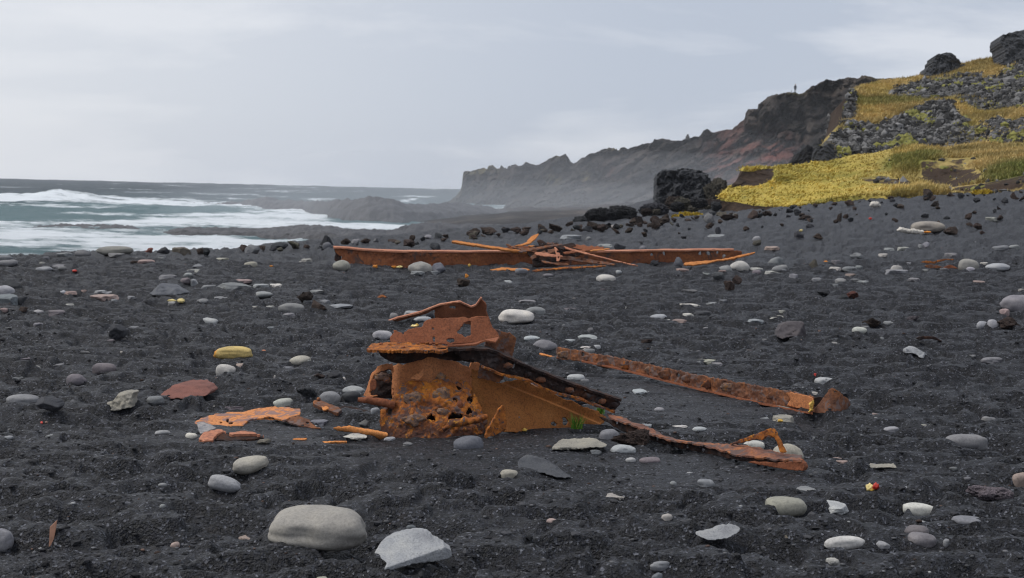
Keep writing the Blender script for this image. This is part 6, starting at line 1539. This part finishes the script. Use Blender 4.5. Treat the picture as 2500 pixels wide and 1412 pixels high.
for s in sorted(STONES, key=lambda q: (q['label'] is None, -q['y'])):
    o = s['o']
    if s['label'] is None:
        size = 'tiny' if s['w'] < 18 else 'small' if s['w'] < 34 else 'medium' if s['w'] < 60 else 'large'
        base = f"{size} {CNAME[s['col']]} {KIND[s['kind']][1]}"
        order = sorted(LM, key=lambda m: math.hypot((s['x'] - m[1]), (s['y'] - m[2]) * 2.2))
        cand = []
        for m in order[:4]:
            dx, dy = s['x'] - m[1], (s['y'] - m[2]) * 2.2
            near = 'close ' if math.hypot(dx, dy) < 90 else ''
            if abs(dx) > abs(dy): cand.append(f"{base} {near}{'right' if dx > 0 else 'left'} of {m[0]}")
            else: cand.append(f"{base} {near}{'in front of' if dy > 0 else 'behind'} {m[0]}")
            cand.append(cand[-1] + (', nearer' if dy > 0 else ', farther'))
        for c in cand:
            if c not in seen: break
        else:
            for nth in ('second', 'third', 'fourth', 'fifth', 'sixth', 'seventh', 'eighth', 'ninth', 'tenth', 'eleventh', 'twelfth'):
                c = cand[0].replace(base, nth + ' ' + base)
                if c not in seen: break
        s['label'] = c
    seen[s['label']] = 1
    tag(o, s['label'], 'boulder' if s['w'] > 60 and s['y'] < 560 else 'lava rock' if s['kind'] in 'vb' else 'rock' if s['kind'] == 'r' else 'stone', s['group'], 'thing')

# ---- gravel: far too many to count
def build_gravel():
    n = 15000
    t = 3.9 * np.exp(rng.random(n) ** 0.9 * math.log(26 / 3.9))
    u = (rng.random(n) - 0.5) * 0.86
    X, Y = u * t, t
    clump = noise(X * 1.1, Y * 1.1, s=211)
    k = rng.random(n) < 0.35 + 0.65 * clump; X, Y = X[k], Y[k]; n = len(X)
    s = 0.0028 + 0.0075 * rng.random(n) ** 4 + 0.0003 * Y
    C = np.stack([X, Y, Gf(X, Y) + s * 0.1], 1)
    S3 = s[:, None] * np.stack([0.8 + 0.7 * rng.random(n), 0.8 + 0.7 * rng.random(n), 0.35 + 0.4 * rng.random(n)], 1)
    g = 0.03 + 0.14 * rng.random(n) ** 3.0
    c = np.stack([g, g * 1.0, g * 1.05], 1)
    w = rng.random(n) < 0.014; c[w] = 0.22 + 0.18 * rng.random((w.sum(), 1)) * np.ones(3)
    bb = rng.random(n) < 0.06; c[bb] = c[bb] * np.array([1.3, 0.85, 0.65])
    me = scatter_mesh('gravel', C, S3, c, M_TINT, 0.2, sub_smooth=True)
    tag(link('gravel', me), 'fine gravel and grit sprinkled over the black sand', 'gravel', kind='stuff')
    # coarser dark grit giving the sand its broken surface
    n = 6000
    t = 3.9 * np.exp(rng.random(n) ** 0.8 * math.log(16 / 3.9)); u = (rng.random(n) - 0.5) * 0.86
    X, Y = u * t, t
    s = 0.005 + 0.010 * rng.random(n) ** 2
    C = np.stack([X, Y, Gf(X, Y) - s * 0.15], 1)
    S3 = s[:, None] * (0.6 + 0.8 * rng.random((n, 3))) * np.array([1.2, 1.2, 0.7])
    g = 0.012 + 0.05 * rng.random(n) ** 2
    c = np.stack([g, g, g * 1.1], 1)
    me = scatter_mesh('grit', C, S3, c, M_TINT, 0.3)
    tag(link('gravel', me), 'dark coarse grit lying loose on the black sand', 'gravel', kind='stuff')
build_gravel()
# ------------------------------------------------------------------ small things
def tuft(name, label, x0, y0, x1, y1, n, dark, up=1.0, depth=None):
    p, d = hit((x0 + x1) / 2, y1)
    if depth: d = depth
    base = P((x0 + x1) / 2, y1 - 3, d)
    w = (x1 - x0) * d / F; h = (y1 - y0) * d / F
    V, Fc, T = [], [], []
    for i in range(n):
        a = rng.random() * 6.283; lean = (0.15 + 0.85 * rng.random()) * w * 0.5; L = h * (0.6 + 0.45 * rng.random()) * up
        b = base + np.array([rng.normal() * w * 0.10, rng.normal() * w * 0.08, -0.005])
        dx, dy = math.cos(a) * lean, math.sin(a) * lean
        droop = rng.random() * 0.5
        k0 = len(V)
        wd = 0.0016
        col = np.array(dark) * (0.6 + 0.9 * rng.random()) if rng.random() < 0.72 else np.array([0.30, 0.24, 0.05])
        for j in range(5):
            s = j / 4
            c = b + np.array([dx * s ** 1.4, dy * s ** 1.4, L * (s - droop * s ** 3)])
            ww = wd * (1 - s * 0.9)
            V += [c + np.array([-ww, 0, 0]), c + np.array([ww, 0, 0])]; T += [col, col]
        for j in range(4):
            q = k0 + 2 * j; Fc.append([q, q + 1, q + 3, q + 2])
    me = mesh(name, np.array(V), np.array(Fc), M_BLADE); attr(me, 'tint', np.array(T))
    return tag(recentre(link(name, me)), label, 'grass tuft')
tuft('grass_tuft', 'green grass tuft with yellowing blades at the foot of the sloping side plate', 1378, 1000, 1440, 1048, 90, (0.06, 0.16, 0.015), depth=hit(1410, 1048)[1] - 0.06)
tuft('grass_tuft', 'bright green grass growing through the gap under the low end of the beam', 1446, 982, 1486, 1012, 80, (0.07, 0.22, 0.015), depth=hit(1456, 1034)[1] + 0.25)

def turf_patch(x0, y0, x1, y1, label, depth=None):
    p, d = hit((x0 + x1) / 2, y1)
    if depth: d = depth
    n = 900
    v = []
    T = []
    c0 = P((x0 + x1) / 2, y1 - 2, d); w = (x1 - x0) / 2 * d / F
    for i in range(n):
        r = math.sqrt(rng.random()); a = rng.random() * 6.283
        x = c0[0] + math.cos(a) * r * w; y = c0[1] + math.sin(a) * r * w * 0.9 + w * 0.3
        z = float(Gf(x, y)) - 0.02
        h = (y1 - y0) * d / F * (0.5 + 0.6 * rng.random()) * (1 - 0.6 * r * r)
        aa = rng.random() * 6.283; rr = 0.05
        v += [(x - math.cos(aa) * rr, y - math.sin(aa) * rr, z), (x + math.cos(aa) * rr, y + math.sin(aa) * rr, z), (x + rng.normal() * .05, y + rng.normal() * .05, z + h)]
        k = 0.6 + 0.7 * rng.random(); T += [(0.44 * k, 0.31 * k, 0.035 * k)] * 3
    me = mesh('turf_patch', np.array(v), np.arange(len(v)).reshape(-1, 3), M_BLADE, smooth=False); attr(me, 'tint', np.array(T))
    tag(recentre(link('turf_patch', me)), label, 'turf patch')
turf_patch(1642, 514, 1716, 527, 'small yellow turf patch on the sand before the massive lava block')
turf_patch(2378, 461, 2424, 473, 'small green-yellow turf cushion on the sand below the hillside')

# wooden peg stuck in the sand
pb, pd = hit(124, 1327)
sc = pd / F
def box(name, c, hx, hy, z0, z1, lean, mat, parent=None, taper=1.0):
    v = []
    for z, k in ((z0, taper), (z1, 1.0)):
        for sx, sy in ((-1, -1), (1, -1), (1, 1), (-1, 1)):
            v.append((c[0] + sx * hx * k + lean * (z - z0), c[1] + sy * hy * k, c[2] + z + (0.012 * sx if z == z1 else 0)))
    f = np.array([[0, 3, 2, 1], [4, 5, 6, 7], [0, 1, 5, 4], [1, 2, 6, 5], [2, 3, 7, 6], [3, 0, 4, 7]])
    me = mesh(name, np.array(v), f, mat, smooth=False)
    o = link(name, me, parent)
    bv = o.modifiers.new('edges', 'BEVEL'); bv.width = min(hx, hy) * 0.25; bv.segments = 2
    return o
tag(recentre(box('wooden_peg', pb, 8 * sc, 4 * sc, -0.03, 50 * sc, 0.10, M_PEG, taper=0.6)), 'flat pinkish wooden peg stuck upright in the sand at lower left', 'peg')

# litter
def scrap_bit(name, label, cat, pts, mats, d=None, thick=0.6):
    o = None
    for (x, y, rx, ry), m in zip(pts, mats):
        p, dd = hit(x, y + ry); dd = d or dd
        v, f = ICO[3]
        k = 1 + fbm(v[:, 0] * 1.8 + x, v[:, 1] * 1.8, v[:, 2] * 1.8, o=3, s=int(x)) * 0.7
        c = P(x, y, dd); s = dd / F
        W = (v * k[:, None]) @ np.array([RIGHT * rx * s, UP * ry * s, FWD * rx * s * thick])
        me = mesh(name if o is None else 'fragment', W, f, m, smooth=True)
        if o is None:
            o = link(name, me); o.location = Vector([float(q) for q in c]); tag(o, label, cat)
        else:
            q = link('fragment', me, o); q.location = Vector([float(t) for t in c])
    return o
scrap_bit('litter_scrap', 'crumpled pale yellow and red litter scrap on the sand at lower right', 'litter', [(2124, 1191, 10, 9), (2138, 1188, 7, 8), (2128, 1196, 8, 4)], [M_PALEY, M_REDP, M_YELLOW])
scrap_bit('shell_fragment', 'golden shell fragment, left of a pair on the sand at left', 'shell', [(420, 734, 9, 3)], [M_PALEY])
scrap_bit('shell_fragment', 'golden shell fragment, right of a pair on the sand at left', 'shell', [(442, 735, 9, 5)], [M_PALEY])
scrap_bit('yellow_leaf', 'yellow leafy scrap on the torn edge of the upright plate', 'plant scrap', [(1011, 796, 9, 3), (1018, 794, 4, 3)], [M_PALEY, M_YELLOW], d=WD + 0.36)
scrap_bit('yellow_scrap', 'yellow curled scrap in front of the blue-grey upright cobble', 'litter', [(1281, 1050, 6, 4)], [M_YELLOW])
scrap_bit('yellow_scrap', 'yellow crumb on the cream slab before the curled bar end', 'litter', [(1905, 1027, 6, 3.5)], [M_YELLOW])
scrap_bit('orange_scrap', 'orange scrap on top of the brown lava rock before the girder', 'litter', [(1139, 674, 4, 5)], [M_ORP], d=hit(1132, 700)[1] + 0.3)
scrap_bit('orange_scrap', 'orange scrap under the left part of the girder', 'litter', [(916, 651, 6, 4)], [M_ORP])
scrap_bit('orange_scrap', 'orange and white scrap left of the tapering cobble at the girder', 'litter', [(962, 652, 6, 3), (976, 652, 7, 3)], [M_ORP, M_PALEY])
scrap_bit('yellow_scrap', 'small yellow scrap before the middle of the girder', 'litter', [(1146, 648, 3.5, 3.5)], [M_YELLOW])
scrap_bit('red_scrap', 'small red scrap on the sand near the left crest', 'litter', [(182, 662, 5, 3)], [M_REDP])
scrap_bit('red_scrap', 'red scrap poking up behind the pale cobble near the curled end', 'litter', [(1990, 916, 4, 4)], [M_REDP])
scrap_bit('orange_scrap', 'orange scrap at the end of the bleached driftwood', 'litter', [(2264, 567, 8, 2.5)], [M_ORP])
scrap_bit('yellow_scrap', 'pale yellow scrap on a dark stone far right of the girder', 'litter', [(1956, 563, 4, 3)], [M_PALEY])
scrap_bit('red_scrap', 'small red scrap on the far right sand under the turf', 'litter', [(2125, 534, 4, 3)], [M_REDP])
scrap_bit('orange_scrap', 'orange chip right of the dark cube-like stone', 'litter', [(2016, 639, 5, 2)], [M_ORP])
scrap_bit('orange_scrap', 'small orange scrap on open sand above the grey cobbles at left', 'litter', [(663, 650, 5, 2)], [M_ORP])

# bleached driftwood
t = [P(x, y, hit(2222, 570)[1] + k) for x, y, k in ((2190, 563, 0), (2200, 561, 0), (2215, 565, 0), (2235, 565, 0), (2250, 568, 0.05), (2256, 570, 0.1))]
tag(recentre(tube('driftwood', t, [0.02, 0.05, 0.045, 0.04, 0.045, 0.02], M_WOOD, None, bump_a=0.02)), 'bleached white driftwood stick in front of the pale domed boulder', 'driftwood')
dd = hit(2137, 507)[1]
tag(recentre(tube('driftwood', [P(x, y, dd) for x, y in ((2124, 504), (2130, 500), (2142, 500), (2150, 503))], [0.03, 0.09, 0.09, 0.03], M_WOOD, None, bump_a=0.02)), 'short bleached driftwood lump on the sand below the turf', 'driftwood')

# ------------------------------------------------------------------ on the headland
def cairn():
    d = 294.0
    t = thing('cairn', 'small stacked rock pinnacle on the headland skyline', 'cairn', P(1679, 343, d))
    for i, (x, y, rx, ry) in enumerate(((1679, 341, 7, 4), (1679, 336, 5.5, 3.2), (1678.5, 332, 3.8, 2.8), (1679.3, 329.5, 2.4, 2))):
        W, f = shape('r', 2, 500 + i)
        s = d / F
        W = P(x, y, d) + W @ np.array([RIGHT * rx * s, FWD * rx * s, UP * ry * s])
        link('stone', mesh('stone', W, f, M_CLIFF_B), t)
M_CLIFF_B = make_plain('cairn_rock', (0.05, 0.046, 0.045), 0.9)
cairn()

def person():
    d = 276.5
    foot = P(1941, 228.5, d)
    t = thing('person', 'person in dark clothes standing on the headland skyline', 'person', foot)
    H = 1.78
    me = bpy.data.meshes.new('body')
    J = [(0, 0, .53), (0, 0, .63), (0, 0.01, .74), (0, 0, .82), (0, -0.005, .86), (0, -0.01, .93), (0, -0.01, .985),
         (.10, 0, .80), (.135, .01, .62), (.12, -.05, .47), (-.10, 0, .80), (-.14, .02, .63), (-.11, -.06, .50),
         (.055, 0, .49), (.06, -.01, .27), (.065, .01, .03), (.07, -.06, .012), (-.055, 0, .49), (-.06, 0, .27), (-.07, .02, .03), (-.08, -.05, .012)]
    E = [(0, 1), (1, 2), (2, 3), (3, 4), (4, 5), (5, 6), (3, 7), (7, 8), (8, 9), (3, 10), (10, 11), (11, 12), (0, 13), (13, 14), (14, 15), (15, 16), (0, 17), (17, 18), (18, 19), (19, 20)]
    Rr = [.085, .085, .10, .08, .036, .055, .04, .05, .036, .028, .05, .036, .028, .06, .045, .03, .025, .06, .045, .03, .025]
    me.from_pydata([tuple(np.array(j) * H) for j in J], E, [])
    me.materials.append(M_CLOTH)
    o = bpy.data.objects.new('body', me); COL.objects.link(o); o.parent = t
    sk = o.modifiers.new('skin', 'SKIN'); sk.use_smooth_shade = True
    for v, r in zip(me.skin_vertices[0].data, Rr): v.radius = (r * H, r * H * 0.8)
    me.skin_vertices[0].data[0].use_root = True
    sb = o.modifiers.new('smooth', 'SUBSURF'); sb.levels = 1; sb.render_levels = 1
    v, f = ICO[2]
    hd = link('head', mesh('head', v * np.array([.075, .09, .105]) * 1.05 + np.array([0, -0.03, .945 * H]), f, M_SKIN), t); hd.matrix_parent_inverse = Matrix.Identity(4)
    v2 = v[:, :] * np.array([.09, .10, .10]); v2[:, 2] = np.maximum(v2[:, 2], -0.02)
    hr = link('hair', mesh('hair', v2 + np.array([0, 0.01, .985 * H]), f, M_CLOTH), hd); hr.matrix_parent_inverse = Matrix.Identity(4)
    p = P(1932, 229.5, d)
    tag(recentre(tube('post', [p, p + np.array([0, 0, 0.7])], [0.05, 0.04], M_WOODD, None, n=6, m=8, bump_a=0)), 'thin dark post beside the person on the skyline', 'post')
M_WOODD = make_plain('dark_wood', (0.05, 0.04, 0.035), 0.9)
person()

# ------------------------------------------------------------------ air and spray
def haze():
    bm = bmesh.new(); bmesh.ops.create_cube(bm, size=1.0)
    me = bpy.data.meshes.new('haze'); bm.to_mesh(me); bm.free()
    m = bpy.data.materials.new('haze_air'); m.use_nodes = True; nt = m.node_tree; nt.nodes.clear()
    out = nt.nodes.new('ShaderNodeOutputMaterial'); v = nt.nodes.new('ShaderNodeVolumePrincipled')
    v.inputs['Color'].default_value = (0.90, 0.93, 0.98, 1); v.inputs['Density'].default_value = HAZE
    nt.links.new(v.outputs[0], out.inputs['Volume'])
    me.materials.append(m)
    o = bpy.data.objects.new('haze', me); COL.objects.link(o)
    o.scale = (3800, 1500, 48); o.location = (0, 640, 17)
    tag(o, 'thin sea haze over the whole coast', kind='stuff')
    # denser spray hanging in the cove at the foot of the headland
    m2 = bpy.data.materials.new('spray_air'); m2.use_nodes = True; nt = m2.node_tree; nt.nodes.clear()
    out = nt.nodes.new('ShaderNodeOutputMaterial'); v = nt.nodes.new('ShaderNodeVolumePrincipled')
    v.inputs['Color'].default_value = (0.90, 0.93, 0.98, 1); v.inputs['Density'].default_value = 0.0007
    nt.links.new(v.outputs[0], out.inputs['Volume'])
    m3 = m2.copy(); m3.name = 'low_spray_air'
    [n for n in m3.node_tree.nodes if n.type == 'PRINCIPLED_VOLUME'][0].inputs['Density'].default_value = 0.0015
    vv, f = ICO[4]
    parts = [((4, 190, -2.0), (60, 70, 4.0)), ((6, 195, -1.5), (58, 66, 7.5)), ((16, 210, 0.0), (52, 55, 11.0)), ((30, 235, 4.0), (50, 30, 14.0))]
    for i, (c, s) in enumerate(parts):
        k = 1 + 0.25 * fbm(vv[:, 0] * 1.5, vv[:, 1] * 1.5, vv[:, 2] * 1.5, o=2, s=700 + i)
        me = mesh('sea_spray', vv * k[:, None] * np.array(s), f, m3 if i < 2 else m2)
        o = link('sea_spray', me); o.location = c
        tag(o, 'pale sea spray drifting at the foot of the headland', 'spray', kind='stuff')
HAZE = 0.00016
haze()
